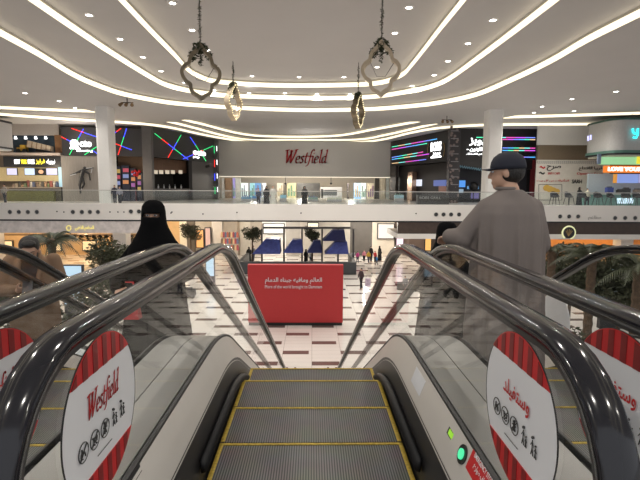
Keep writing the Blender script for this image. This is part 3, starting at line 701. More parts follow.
# right dark front (390..448) receding, then flat (448..536)
WD = Wall(392, 67, 448, 54)
NEAR = mat('black front cladding', (.014, .012, .014), .5)
t = thing('restaurant_sign', 'black sign front reading BOBS with rainbow light lines, left of the patterned pillar', 'shop sign', wbase(WD, 420, 3.2))
mk('signboard', WD.slab(MB(), 0, WD.uv(430, 163)[1], WD.len, Z0 - .36, -.3, .1), NEAR, t)
def rainbow(W, t, a, b, n, r=.05, seq=None):
    cols = [(.1, .9, .5), (.2, .3, 1), (.9, .1, .5), (.9, .6, .3), (.1, .5, 1), (.7, .1, .9), (.2, .9, .8)]
    for i in range(n):
        p = (a[0] + (b[0] - a[0]) * i / n, a[1] + (b[1] - a[1]) * i / n); q = (a[0] + (b[0] - a[0]) * (i + 1) / n, a[1] + (b[1] - a[1]) * (i + 1) / n)
        c = cols[(i * 3 + (seq or 0)) % 7]; mb = MB(); W.line(mb, p, q, r, .16); mk('light_line', mb, glow('line ' + str(cols.index(c)), c, 1.15), t)
rainbow(WD, t, (393, 147), (438, 139), 7, .05, 0); rainbow(WD, t, (393, 149.5), (428, 143.5), 5, .05, 2); rainbow(WD, t, (393, 157.5), (424, 152), 6, .05, 1)
rainbow(WD, t, (393, 159.5), (430, 154), 6, .05, 4); rainbow(WD, t, (393, 163.5), (427, 159.5), 5, .045, 3)
mk('letters', WD.txt('BOBS', 431.5, 142, 442, 151, bold=.05), SIGNW, t); mk('letters', WD.txt(arabic('بوبز'), 433, 152, 441, 155.5, bold=.05), SIGNW, t); mk('letters', WD.txt('FINE FOOD', 431.5, 156, 442, 158, bold=.03), SIGNW, t)
GOLD = mat('dull gold trim', (.35, .24, .10), .4, .5)
for sx, x in ((-1, 429.5), (1, 444.5)):
    mb = MB(); pts = []
    for k in range(9):
        a = -1.1 + 2.2 * k / 8; u, z = WD.uv(x - sx * 1.2, 150); pts.append(WD.pt(u + sx * math.cos(a) * .45, z + math.sin(a) * .9, .15))
    mk('ornament', mb.tube(pts, .05, 6), GOLD, t)
tag(mk('wall_dark_front', WD.slab(MB(), 0, 0, WD.len, WD.uv(430, 163)[1], -1.2, -1), mat('dark brown front', (.035, .028, .027), .6)), kind='structure')
tag(mk('wall_dark_corner', WD.slab(MB(), -.6, 0, 1.1, Z0 - .36, -.3, .05), mat('brown corner cladding', (.07, .06, .058), .6)), kind='structure')
mb = MB(); ua = WD.uv(406, 190)[0]; ub = WD.uv(410.5, 190)[0]; tag(mk('wall_bright_post', WD.slab(mb, ua, 0, ub, WD.uv(408, 172)[1], -.9, -.2), mat('shiny copper post', (.45, .30, .22), .25, .6)), kind='structure')
mk2('small_lit_sign', 'small white glowing square sign inside the dark restaurant front', 'sign', WD.R(411, 179.5, 416, 186, -.9, -.8), glow('small white sign', (.8, .85, .95), .9), wbase(WD, 413, 2))
for k, (x0, y0, x1, y1, c) in enumerate(((428, 180, 440, 186, (.08, .12, .35)), (433, 186, 445, 192, (.16, .07, .05)), (441, 179, 447, 184, (.12, .3, .5)))):
    mk2('restaurant_screen', 'dim coloured screen inside the dark restaurant, %s' % ('left blue one', 'reddish one', 'right blue one')[k], 'screen', WD.R(x0, y0, x1, y1, -.9, -.8), glow('rest screen %d' % k, c, .9), wbase(WD, x0, 2.2))
WE = Wall(448, 53, 541, 53)
t = thing('patterned_pillar', 'dark pillar covered with a pale mosaic pattern between two black signs', 'pillar', wbase(WE, 453))
def mosaic():
    m = bpy.data.materials.new('mosaic panels'); m.use_nodes = True; N = m.node_tree.nodes; L = m.node_tree.links; b = N['Principled BSDF']; b.inputs['Roughness'].default_value = .5
    tc = N.new('ShaderNodeTexCoord'); v = N.new('ShaderNodeTexVoronoi'); v.inputs['Scale'].default_value = 2.2; L.new(tc.outputs['Object'], v.inputs['Vector'])
    cr = N.new('ShaderNodeValToRGB'); e = cr.color_ramp.elements; e[0].position = .25; e[0].color = (.22, .17, .16, 1); e[1].position = .4; e[1].color = (.035, .03, .035, 1); L.new(v.outputs['Distance'], cr.inputs[0]); L.new(cr.outputs[0], b.inputs['Base Color']); return m
mk('pillar_body', WE.R(448, 126.5, 458.5, 203, -.4, .5), mosaic(), t)
mb = MB()
for k in range(9):
    y = 131 + k * 7.6; mb2 = WE.R(449.5, y, 457, y + .8, .5, .55, mb)
mk('pattern_bars', mb, mat('grey pattern', (.25, .24, .25), .5), t)
t = thing('restaurant_sign', 'black sign front with white Arabic lettering behind the right white column', 'shop sign', wbase(WE, 480, 4.5))
mk('signboard', WE.R(458.5, 126, 536, 169, -.3, .1), NEAR, t)
mk('letters', WE.txt(arabic('بوبز'), 469, 138, 484.5, 146, bold=.03), SIGNW, t); mk('letters', WE.txt('- ' + arabic('فايتون') + ' -', 466.5, 147, 485.5, 152, bold=.04), SIGNW, t); mk('letters', WE.txt(arabic('مطعم الاصدقاء'), 466, 153, 486, 155.5, bold=.03), SIGNW, t)
for (y, sq, x0) in ((137.5, 0, 476), (139.5, 2, 502), (148, 1, 502), (150.5, 4, 502), (157, 3, 502)): rainbow(WE, t, (x0, y), (534.5, y + .3), 6, .05, sq)
mb = MB(); pts = []
for k in range(24):
    px = 459 + k * 1.15; py = 166.5 + k * .18 + (0.9 if k % 2 else -.9); u, z = WE.uv(px, py); pts.append(WE.pt(u, z, .25))
mb.tube(pts, .09, 6); mk2('wavy_garland', 'pale blue zigzag garland strung right of the patterned pillar', 'garland', mb, mat('pale blue garland', (.16, .32, .42), .5), wbase(WE, 470, 3.5))
tag(mk('wall_restaurant', WE.R(458, 168, 536, 204, -2.6, -2.4), mat('very dark wall', (.03, .03, .04), .6)), kind='structure')
for k, (x0, y0, x1, y1, c, lb) in enumerate(((460, 180, 472, 187, (.1, .35, .9), 'bright blue screen in the restaurant right of the patterned pillar'), (474, 186, 486, 189, (.15, .35, .6), 'slim blue light panel inside the restaurant'), (459, 189, 470, 193, (.3, .4, .5), 'grey blue lit counter front inside the restaurant'), (478, 193, 486, 199, (.12, .1, .26), 'violet lit panel low inside the restaurant'))):
    mk2('blue_screen', lb, 'screen', WE.R(x0, y0, x1, y1, -2.4, -2.3), glow('blue screen %d' % k, c, .85), wbase(WE, x0, 1.6))
u, z = WE.uv(475.5, 186.5); p = WE.pt(u, z, -.6); mk2('black_globe', 'black round globe ornament inside the restaurant', 'ornament', MB().ball(p, .55).tube([p, p - Vector((0, 0, z))], .06, 8), BLACK, p)
t = thing('restaurant_counter', 'low dark counter with pale lettering in front of the restaurant', 'counter', wbase(WE, 440)); Wf = Wall(400, 47, 490, 47)
mk('counter_body', Wf.R(417, 195, 448, 205, -.4, .3), mat('dark counter', (.06, .055, .055), .5), t); mk('lettering', Wf.txt('BOBS GRILL', 419, 196.5, 440, 199, out=.32), mat('dull pale letters', (.4, .4, .4), .5), t)
tag(mk('wall_red_jamb', WE.R(531, 160, 535.5, 204, -.3, .3), mat('dark red jamb', (.16, .015, .02), .5)), kind='structure')
tag(mk('wall_white_jamb', WE.R(536, 130, 541, 204, -.3, .5), WHITE), kind='structure')
# brown panel + hoarding at right
WF = Wall(538, 50, 700, 50)
tag(mk('wall_right_upper', WF.slab(MB(), -.3, WF.uv(560, 145)[1], WF.len, Z0 - .35, -.3, 0), WHITE), kind='structure')
tag(mk('wall_brown_panel', WF.R(538, 143, 606, 162, -.35, -.05), mat('brown grey panel', (.19, .145, .095), .6)), kind='structure')
t = thing('shop_hoarding', 'white printed shop hoarding announcing an opening, behind the bar stools', 'hoarding', wbase(WF, 570))
mk('board', WF.R(535, 160, 608, 204, 0, .15), mat('printed cream board', (.62, .59, .53), .6, noise=.06, scale=2), t)
mk('letters', WF.txt(arabic('صرح'), 546, 165.5, 560, 171, out=.2, bold=.02), INK, t)
mk('letters', WF.txt('SARH CAFE', 547, 172.3, 559, 174.5, out=.2), mat('red ink', (.5, .05, .05), .5), t)
mk('letters', WF.txt(arabic('قريبا الافتتاح'), 578, 166.5, 601, 171, out=.2, bold=.01), INK, t)
mk('letters', WF.txt('Opening Soon', 576, 172.5, 602, 175.5, out=.2, bold=.01), mat('red ink', (.5, .05, .05), .5), t)
mk('letters', WF.txt(arabic('المأكولات من كل بيت'), 536, 179, 568, 182, out=.2), mat('red ink', (.5, .05, .05), .5), t)
mk('letters', WF.txt('SARH', 571, 179.5, 581, 183.5, out=.2, bold=.02), INK, t)
for k, (x, y, m) in enumerate(((541.5, 167.5, RED), (541, 173.2, INK))):
    u, z = WF.uv(x, y); pts = [WF.pt(u - .28 + .14 * i, z + .1 * math.sin(i * 1.7), .18) for i in range(5)]; mk('flag_mark', MB().tube(pts, .08, 6), m, t)
mb = MB()
for a, b_ in (((538, 184.5), (561, 184.5)), ((561, 184.5), (561, 200)), ((561, 200), (538, 200)), ((538, 200), (538, 184.5))): WF.line(mb, a, b_, .025, .18)
mk('picture_outline', mb, INK, t)
u, z = WF.uv(551, 190); mb = MB()
for i in range(4): mb.ball(WF.pt(u - .55 + .35 * i, z + .22 - .13 * i, .16), (.42, .03, .34), 12, 8)
mk('bread_picture', mb, mat('golden bread print', (.6, .38, .08), .6), t)
pat = MB()
for k in range(34):
    for j in range(2):
        WF.line(pat, (536.5 + k * 2.05, 161.2 + j * 1.4), (537.6 + k * 2.05, 162.2 + j * 1.4), .035, .17)
mk('pattern_border', pat, mat('grey pattern ink', (.3, .3, .3), .5), t)
def lamp_shade(px, py):
    u, z = WF.uv(px, py); p = WF.pt(u, 0, .6); t = thing('umbrella_lamp', 'dark standing lamp with conical shade in front of the hoarding', 'floor lamp', p)
    mk('pole', MB().tube([p, p + Vector((0, 0, z))], .05, 8), DARKSTEEL, t); mk('shade', MB().tube([p + Vector((0, 0, z - .15)), p + Vector((0, 0, z + .2))], [.38, .12], 14), BLACK, t)
    mk('base', MB().cyl(p, .25, .05, 16), DARKSTEEL, t)
lamp_shade(597.5, 180)

# kiosk
KY = 43.0
GRN = mat('pale green kiosk', (.16, .42, .30), .4)
def stadium(x0, x1, y0, y1, z0, z1, r=1.2, n=8):
    pts = []
    for cx, cy, a0 in ((x1 - r, y1 - r, 0), (x0 + r, y1 - r, 90), (x0 + r, y0 + r, 180), (x1 - r, y0 + r, 270)):
        for i in range(n + 1): a = rad(a0 + 90 * i / n); pts.append((cx + r * math.cos(a), cy + r * math.sin(a), z0))
    return MB().prism(pts, (0, 0, z1 - z0))
kx0 = onY(586, 140, KY + 4.4).x; kx1 = kx0 + 11; zt = onY(620, 119.5, KY).z; zb_ = onY(620, 156, KY).z
t = thing('kiosk_canopy', 'large rounded white canopy sign with green trim hanging over the right kiosk', 'canopy', (kx0 + 5, KY + 2, zb_))
mk('drum', stadium(kx0, kx1, KY, KY + 5, zb_ + .5, zt), mat('white drum', (.50, .49, .48), .5), t)
mk('top_trim', stadium(kx0 - .08, kx1 + .08, KY - .08, KY + 5.08, zt, zt + .18), mat('dark green trim', (.03, .09, .07), .4), t)
mk('trim', stadium(kx0 - .08, kx1 + .08, KY - .08, KY + 5.08, zb_ + .3, zb_ + .55), mat('sea green trim', (.10, .22, .18), .4), t)
mk('bottom_trim', stadium(kx0 - .1, kx1 + .1, KY - .1, KY + 5.1, zb_ + .14, zb_ + .30), BLACK, t)
mk('soffit', stadium(kx0 + .1, kx1 - .1, KY + .1, KY + 4.9, zb_, zb_ + .14), mat('pale soffit', (.6, .6, .5), .5), t)
WK = Wall(586, KY - .1, 760, KY - .1)
neon = glow('cyan neon letter', (.05, .8, .85), 1.6)
mb = MB(); P_ = lambda x, y: (lambda q: WK.pt(q[0], q[1], .1))(WK.uv(x, y))
mb.tube([P_(632, 128.5), P_(632.3, 132), P_(634, 134), P_(636.5, 133), P_(637.2, 128.5)], .09, 8).tube([P_(637.2, 129), P_(637, 135), P_(635.5, 138), P_(632.5, 137.5)], .09, 8)
mk('neon_letter', mb, neon, t, label='cyan neon letter y')
mb = MB(); mb.tube([P_(587.5, 141), P_(587.6, 136)], .08, 6).tube([P_(590, 140), P_(590.1, 135)], .08, 6); mk('side_letters', mb, glow('pale violet', (.6, .6, 1), 1.2), t)
for dx, dy in ((1.5, 1), (1.5, 4), (8, 1)):
    mk('hanging_wire', MB().tube([(kx0 + dx, KY + dy, zt + .15), (kx0 + dx + .9, KY + dy, Z0 - .0)], .02, 5), DARKSTEEL, t)
t = thing('kiosk', 'pale green food kiosk with orange menu band at the right picture edge', 'kiosk', (kx0 + 5, KY + 2, 0))
Wk = Wall(590, KY + .8, 720, KY + .8)
xg = Wk.uv(603, 180)[0]
mk('light_band', Wk.R(601, 157, 645, 164.5, -.3, 0), mat('green lit band', (.2, .5, .3), .5, emit=(.42, .75, .38), es=.55), t)
mk('menu_band', Wk.R(603, 166, 700, 173, 0, .15), glow('orange menu band', (1, .25, .03), .75), t); mk('letters', Wk.txt('LOVE YOUR FOOD', 607, 167.2, 660, 171.2, out=.2, bold=.03), SIGNW, t)
mk('yellow_sign', Wk.R(636, 153, 650, 164, .1, .2), glow('yellow sign', (.9, .75, .05), .8), t)
mk('post', Wk.R(597.5, 154, 600.5, 164, -.1, .1), mat('blue grey post', (.15, .2, .28), .5), t)
mk('back_wall', Wk.R(603, 173, 700, 194, -2.6, -2.4), mat('pale blue kiosk wall', (.42, .5, .55), .5), t)
for (x0, x1, c) in ((615, 618.5, (.7, .3, .05)), (619, 640, (.25, .35, .75)), (641, 660, (.4, .4, .7))): mk('menu_screen', Wk.R(x0, 174, x1, 183, -.3, -.2), glow('kiosk screen %d' % x0, c, .8), t)
mk('counter', Wk.R(583, 194.5, 700, 210, -.6, .5), mat('glass green counter', (.17, .34, .30), .2), t)
mk('counter_top', Wk.R(581, 193.5, 700, 194.8, -.7, .7), mat('pale top', (.5, .55, .5), .3), t)
mk('counter_light', Wk.R(583, 207, 700, 208.5, .5, .56), glow('green glow line', (.3, .85, .35), .8), t)
mk('counter_sign', Wk.txt('YOUR FOOD', 613, 198, 629, 203.5, out=.6, bold=.03), glow('pale letters', (.7, .85, 1), 1.2), t)
for k, (x, h, c) in enumerate(((609, 6, (.05, .08, .3)), (620, 3.5, (.05, .05, .05)), (626, 5, (.06, .06, .06)), (637, 4, (.3, .25, .2)))):
    u, z = Wk.uv(x, 193.5); hh = h * .095; p = Wk.pt(u, z, 0)
    tt = thing('till', ('dark blue cash register on the kiosk counter', 'small black machine on the kiosk counter', 'grey coffee machine on the kiosk counter', 'brown box on the kiosk counter')[k], 'machine', p)
    mk('body', MB().box((p.x - .3, p.y - .2, z), (p.x + .3, p.y + .2, z + hh)), mat('machine %d' % k, c, .4), tt); mk('top', MB().box((p.x - .2, p.y - .1, z + hh), (p.x + .2, p.y + .15, z + hh + .1)), DGREY, tt)
# bar stools
def stool(loc, label, rz, src=[None]):
    if src[0] is None:
        t = thing('bar_stool', label, 'bar stool', loc, 'black bar stools at the right gallery', rz)
        seat = MB(); seat.ball((0, 0, .68), (.27, .25, .07), 16, 8); mk('seat', seat, BLACK, t, True, local=True)
        bk = MB(); 
        for i in range(13):
            a0 = -.3 + (PI + .6) * i / 13; a1 = -.3 + (PI + .6) * (i + 1) / 13; h = lambda a: .72 + .33 * max(0, math.sin(a)) ** .7
            f = lambda a, r, z: (r * math.cos(a), r * math.sin(a), z)
            bk.hexa([f(a0, .25, .66), f(a1, .25, .66), f(a1, .29, .66), f(a0, .29, .66)], [f(a0, .27, h(a0)), f(a1, .27, h(a1)), f(a1, .31, h(a1)), f(a0, .31, h(a0))])
        mk('backrest', bk, BLACK, t, local=True)
        for sx in (-1, 1):
            for sy in (-1, 1): mk('leg', MB().tube([(sx * .17, sy * .17, .64), (sx * .27, sy * .27, 0)], [.025, .018], 6), DARKSTEEL, t, local=True)
        src[0] = t; t.scale = (1.28, 1.28, 1.28)
    else:
        t = copy_tree(src[0]); t.location = loc; t.rotation_euler = (0, 0, rz); t['label'] = label
    return t
for k, px in enumerate((554.5, 569, 581.5, 598, 611, 625.5, 637)):
    p = onY(px, 200, 41.6); stool((p.x, 41.6, 0), 'black shell bar stool behind the gallery glass, %s' % ('nearest to the man in the cap', 'second from the man in the cap', 'left of the green counter end', 'first one along the green counter', 'left of the glowing counter letters', 'right of the glowing counter letters', 'cut by the right picture edge')[k], .4 * math.sin(k * 2.1))
# left drum
lx = onY(11, 130, 47).x; t = thing('drum_sign', 'white round drum sign hanging at the far left picture edge', 'hanging sign', (lx - 3, 46, 6))
z1 = onY(5, 115.5, 43).z; z0_ = onY(5, 147, 43).z
mk('drum', stadium(lx - 7, lx, 43, 48, z0_ + .25, z1 - .2), mat('white drum', (.50, .49, .48), .5), t); mk('top_trim', stadium(lx - 7.05, lx + .05, 42.95, 48.05, z1 - .2, z1), BLACK, t); mk('bottom_trim', stadium(lx - 7.05, lx + .05, 42.95, 48.05, z0_ + .1, z0_ + .25), BLACK, t)
mk('soffit', stadium(lx - 6.9, lx - .1, 43.1, 47.9, z0_, z0_ + .1), STICK, t)
mk('hanging_wire', MB().tube([(lx - 1, 44, z1), (lx - 1, 44, Z0)], .03, 6), DARKSTEEL, t)
point(24, 42, 3.2, 60, (1, .95, .8)); point(20, 47, 4, 120, (1, .92, .8))

# =================================================================== GROUND FLOOR UNDER THE GALLERY
WG = Wall(-80, 54, 720, 54)
def seg(x0, x1, name, col, o0=-.3, o1=0, top=-1.3, **k):
    ua = WG.uv(x0, 245)[0]; ub = WG.uv(x1, 245)[0]
    return tag(mk(name, WG.slab(MB(), ua, GZ, ub, top, o0, o1), mat('ground %s %d' % (name, x0), col, .6, noise=.08, scale=1.5, **k)), kind='structure')
seg(-80, 180, 'wall_ground_left', (.62, .42, .22)); seg(180, 720, 'wall_ground_back', (.52, .47, .40), -.6, -.3)
for x0, x1, c in ((180, 187, (.75, .70, .58)), (187, 195, (.12, .10, .08)), (212, 222, (.8, .76, .72)), (240, 250, (.62, .58, .5)), (262, 286, (.85, .82, .78)), (286, 300, (.45, .42, .38)), (300, 318, (.56, .52, .46)), (318, 350, (.5, .47, .42)), (350, 372, (.12, .11, .10)), (372, 394, (.72, .66, .56)),
                  (394, 396, (.16, .12, .10)), (403, 409, (.2, .15, .13)), (409, 424, (.14, .10, .08)), (432, 480, (.06, .045, .04))):
    seg(x0, x1, 'wall_shopfront', c)
seg(540, 720, 'wall_ground_right', (.62, .30, .10), 0, .3)
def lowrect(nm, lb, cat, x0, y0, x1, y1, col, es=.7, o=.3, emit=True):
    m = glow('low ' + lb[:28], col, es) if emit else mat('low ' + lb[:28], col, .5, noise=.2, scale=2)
    u0, z1 = WG.uv(x0, y0); u1, z0 = WG.uv(x1, y1); t = thing(nm, lb, cat, WG.pt((u0 + u1) / 2, z0, o))
    mk('frame', WG.slab(MB(), u0 - .1, z0 - .1, u1 + .1, z1 + .1, o - .2, o), DARKSTEEL, t); mk('face', WG.slab(MB(), u0, z0, u1, z1, o, o + .05), m, t)
    return t
lowrect('lit_doorway', 'orange lit shop doorway on the ground floor, right of the veiled woman', 'doorway', 197, 230, 204, 247, (.9, .42, .14), .9)
lowrect('lit_doorway', 'pinkish lit shop window on the ground floor, beside the orange doorway', 'doorway', 206, 228, 211, 249, (.8, .5, .4), .7)
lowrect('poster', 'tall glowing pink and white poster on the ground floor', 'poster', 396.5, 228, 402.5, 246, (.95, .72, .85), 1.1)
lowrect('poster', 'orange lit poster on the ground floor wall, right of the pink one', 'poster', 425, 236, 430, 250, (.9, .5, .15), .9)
lowrect('lit_window', 'wide warm white lit window under the gallery, over the blue play area', 'window', 264, 224, 284, 233, (1, .96, .85), 1.0)
lowrect('lit_sign', 'small warm white sign above the blue play area', 'sign', 308, 223, 318, 228, (1, .92, .7), 1.0)
t = lowrect('lit_window', 'white lit shop front behind the shoppers at the red and yellow stand', 'window', 378, 224, 393, 238, (1, .92, .82), .7)
# merchandise columns in the shop left of centre
random.seed(5)
for k in range(9):
    px = 223.5 + k * 1.9; u, z = WG.uv(px, 243); c = [(.5, .15, .1), (.2, .15, .12), (.7, .5, .3), (.45, .1, .12), (.15, .18, .3)][k % 5]
    t = thing('clothes_rack', 'narrow rack of red and brown clothes in the ground floor shop', 'clothes rack', WG.pt(u, GZ, .9), 'clothes racks in the ground floor shop')
    mk('pole', MB().tube([WG.pt(u, GZ, .9), WG.pt(u, GZ + 2.6 + .4 * (k % 2), .9)], .03, 6), STEEL, t)
    for j in range(3):
        zz = GZ + .7 + j * .75; mk('garment', MB().tube([WG.pt(u, zz, .9), WG.pt(u, zz + .5, .9), WG.pt(u, zz + .62, .9)], [.17, .12, .03], 8), mat('garment %d' % ((k + j) % 5), [(.5, .15, .1), (.2, .15, .12), (.7, .5, .3), (.45, .1, .12), (.15, .18, .3)][(k + j) % 5], .7), t)
# left warm arcade: row of dark hanging baskets and niches
HB = mat('dark green hanging foliage', (.035, .045, .02), .7, noise=.5, scale=8, bump=.5)
WL = Wall(-60, 46, 190, 46)
tag(mk('trim_4', WL.R(-60, 234, 166, 235.5, -.2, .1), mat('warm beam', (.4, .26, .14), .5)), kind='structure')
hb = None
for k in range(17):
    px = 30 + k * 6.4
    u, z = WL.uv(px, 237)
    if hb is None:
        hb = t = thing('hanging_basket', 'dark bushy plant in the long row hanging under the gallery at the left', 'hanging plant', WL.pt(u, z, 0), 'row of plants hanging under the left gallery')
        mb = MB()
        for j in range(46):
            a = random.uniform(0, 2 * PI); r = random.uniform(0, .3); c = Vector((r * math.cos(a), r * math.sin(a), random.uniform(-.35, .2))); d = Vector((random.uniform(-1, 1), random.uniform(-1, 1), random.uniform(-1, .2))).normalized() * .2
            e = d.orthogonal().normalized() * .06; mb.add([c - e, c + d, c + e, c - d * .4], [(0, 1, 2, 3)])
        mk('foliage', mb, HB, t, local=True); mk('bowl', MB().ball((0, 0, .1), (.2, .2, .14), 10, 6), BLACK, t, local=True); mk('cord', MB().tube([(0, 0, .2), (0, 0, .55)], .012, 4), BLACK, t, local=True)
    else: t = copy_tree(hb); t.location = WL.pt(u, z, 0); t.rotation_euler = (0, 0, k * 1.3)
for k, (x0, x1, c) in enumerate(((2, 14, (1, .72, .38)), (50, 62, (1, .85, .6)), (84, 97, (1, .62, .28)), (120, 132, (1, .75, .45)))):
    tt = lowrect('lit_niche', 'warm glowing shop niche on the ground floor, %s' % ('at the left picture edge', 'behind the palm leaves', 'left of the leafy tree', 'between the leafy tree and the veiled woman')[k], 'niche', x0, 241, x1, 250, c, .9)
t = thing('gold_sign', 'gold Arabic shop lettering on the grey marble band', 'sign', onY(82, 228, GY))
WM = Wall(-60, GY + .1, 190, GY + .1)
GOLDG = glow('lit gold letters', (.85, .72, .25), .8)
mk('letters', WM.txt(arabic('المطعم الذهبي'), 75, 225.5, 94, 231, out=.06, bold=.02), GOLDG, t); mb = MB(); q = lambda x, y: (lambda a: WM.pt(a[0], a[1], .06))(WM.uv(x, y))
mb.tube([q(69 + 2.2 * math.cos(a * .6), 228 + 2.4 * math.sin(a * .6)) for a in range(11)], .05, 6); mk('emblem', mb, GOLDG, t)
# ring sign on the brown band
WBn = Wall(398, GY + .1, 700, GY + .1); u, z = WBn.uv(567.5, 232.5); t = thing('ring_sign', 'round sign with pale glowing ring on the dark brown band', 'sign', WBn.pt(u, z, .2))
mk('disc', MB().tube([WBn.pt(u, z, 0), WBn.pt(u, z, .25)], .5, 28), BLACK, t)
mk('ring', MB().tube([WBn.pt(u + .56 * math.cos(a * PI / 16 - 1.2), z + .56 * math.sin(a * PI / 16 - 1.2), .2) for a in range(28)], .07, 8), glow('pale yellow ring', (.8, .8, .45), .8), t)
em = MB()
for k in range(5): em.tube([WBn.pt(u - .05, z - .3, .27), WBn.pt(u + .35 * math.sin(-1 + .5 * k), z + .32 * math.cos(-1 + .5 * k), .27)], .025, 5)
mk('emblem', em, GOLD, t)
fz = thing('fascia_lettering', 'faint grey Arabic lettering on the white fascia right of the man', 'lettering', onY(595, 218, GY)); Wfz = Wall(500, GY, 700, GY)
mk('letters', Wfz.txt(arabic('مطاعم'), 588, 215.5, 601, 220, out=.04, ext=.02), mat('grey letters', (.3, .29, .28), .5), fz)
for x, y, z, e, c in ((-34, 49, -2.2, 420, (1, .72, .42)), (-24, 49, -2.2, 420, (1, .72, .42)), (-14, 50, -2.2, 320, (1, .82, .6)), (-4, 50, -2.2, 380, (1, .93, .82)), (6, 50, -2.2, 420, (1, .93, .82)), (12, 49, -2.2, 250, (1, .85, .7)), (26, 49, -2.6, 300, (1, .62, .28)), (34, 49, -2.6, 300, (1, .62, .28))): point(x, y, z, e * 1.5, c)
for x in (-30, -18, 18, 30): tag(box('wall_ground_pier', WHITE, (x - .6, 43.2, GZ), (x + .6, 44.4, -1.27)), kind='structure')

# red hoarding in the plaza
hx0 = onY(248, 300, 25.6).x; hx1 = onY(343, 300, 25.6).x; hz = onY(296, 265, 25.6).z
t = thing('red_hoarding', 'big red hoarding box with white Arabic and English lines in the plaza', 'hoarding', ((hx0 + hx1) / 2, 25.8, GZ))
REDB = mat('matte red hoarding', (.50, .030, .033), .5, noise=.02)
mk('panel', MB().box((hx0, 25.6, GZ + .18), (hx1, 26.0, hz)), REDB, t); mk('skirting', MB().box((hx0 + .03, 25.63, GZ), (hx1 - .03, 25.97, GZ + .18)), BLACK, t)
WH = Wall(240, 25.6, 350, 25.6)
mk('arabic_line', WH.txt(arabic('العالم ومافيه جبناه الدمام'), 265, 277.5, 322, 284, ext=.01, out=.02, bold=.01), STICK, t)
mk('english_line', WH.txt('More of the world brought to Dammam', 265, 285, 322, 289.3, ext=.01, out=.02), STICK, t)
# blue play area behind it
px0 = onY(236, 260, 41).x; px1 = onY(357, 260, 41).x
t = thing('play_area', 'dark low walled play area with blue sloping covers behind the red hoarding', 'play area', ((px0 + px1) / 2, 44, GZ))
mk('low_wall', MB().box((px0, 41.5, GZ), (px1, 41.8, GZ + 1.15)), mat('dark grey low wall', (.05, .055, .06), .5), t); mk('low_wall', MB().box((px0, 41.8, GZ), (px0 + .3, 47.5, GZ + 1.15)), mat('dark grey low wall', (.05, .055, .06), .5), t)
mk('low_wall', MB().box((px1 - .3, 41.8, GZ), (px1, 47.5, GZ + 1.15)), mat('dark grey low wall', (.05, .055, .06), .5), t)
mk('floor_pad', MB().box((px0, 41.5, GZ), (px1, 47.5, GZ + .08)), DGREY, t)
BLUE = mat('bright blue cover', (.06, .085, .34), .5, noise=.3, scale=3); DBLUE = mat('navy cover', (.03, .04, .16), .5, noise=.15)
def slope(x0, x1, y0, y1, m, Yf=43, dp=2.2):
    a = onY(x0, y1, Yf); b = onY(x1, y0, Yf); mb = MB(); q = (b.x - a.x) * .45; mb.hexa([(a.x, Yf, a.z), (b.x, Yf, a.z), (b.x, Yf + dp, a.z), (a.x, Yf + dp, a.z)], [(a.x + q, Yf + .9, b.z), (b.x - .1, Yf + .9, b.z), (b.x - .1, Yf + dp, b.z), (a.x + q, Yf + dp, b.z)]); return mk('cover', mb, m, t)
slope(252, 280, 240, 254, BLUE); slope(283, 303, 241, 253, BLUE, 43.2); slope(307, 322, 242, 253, DBLUE, 43.5); slope(323, 346, 231, 241, DBLUE, 43.4); slope(325, 349, 243, 254, BLUE, 42.6)
for px in (262, 284, 302, 322, 338, 353):
    p = onY(px, 260, 44.8); mk('post', MB().box((p.x - .08, 44.7, GZ + .08), (p.x + .08, 44.9, GZ + 3.9)), DGREY, t)
mk('beam', MB().box((px0 + 2, 44.7, GZ + 3.9), (px1 - .3, 44.9, GZ + 4.1)), DGREY, t)

# totems (lit screens) among the plants
def totem(px0, px1, py0, py1, Y, lb):
    a = onY(px0, py0, Y); b = onY(px1, py1, Y); t = thing('lit_totem', lb, 'display totem', ((a.x + b.x) / 2, Y, GZ))
    mk('base', MB().box((a.x - .05, Y, GZ), (b.x + .05, Y + .3, max(b.z, GZ + .15))), DARKSTEEL, t); mk('frame', MB().box((a.x - .05, Y, max(b.z, GZ + .15)), (b.x + .05, Y + .25, a.z + .05)), DARKSTEEL, t)
    mk('display', MB().box((a.x, Y - .03, max(b.z, GZ + .2)), (b.x, Y, a.z)), glow('pale blue display', (.55, .75, .9), .85), t)
totem(63, 83, 266, 304, 25.5, 'tall pale blue lit totem behind the man with the phone'); totem(605, 624, 267, 293, 25, 'pale blue lit totem among the dark plants at the right')
totem(206, 214, 258, 276, 36, 'narrow pale blue totem on the plaza left of the red hoarding')

# =================================================================== PLANTS
LEAF = mat('mid green leaves', (.058, .066, .036), .55, noise=.6, scale=3); LEAF2 = mat('dusty olive leaves', (.085, .090, .050), .6, noise=.5, scale=3)
BARK = mat('brown bark', (.10, .065, .04), .8, noise=.4, scale=8, bump=.5)
def leaves(mb, c, r, n, size, flat=1.0):
    for _ in range(n):
        while True:
            v = Vector((random.uniform(-1, 1), random.uniform(-1, 1), random.uniform(-1, 1)))
            if .2 < v.length < 1: break
        p = Vector(c) + Vector((v.x * r[0], v.y * r[1], v.z * r[2])); d = Vector((random.gauss(0, 1), random.gauss(0, 1), random.gauss(0, .7) * flat)).normalized() * size * random.uniform(.6, 1.3); e = d.cross(Vector((random.random(), random.random(), random.random()))).normalized() * size * .32
        mb.add([p - d, p - e, p + d, p + e], [(0, 1, 2, 3)])
def planter(t, r, h, c=(.30, .28, .26)): mk('planter', MB().tube([(0, 0, 0), (0, 0, h)], [r * .85, r], 24), mat('grey planter', c, .6), t, local=True)
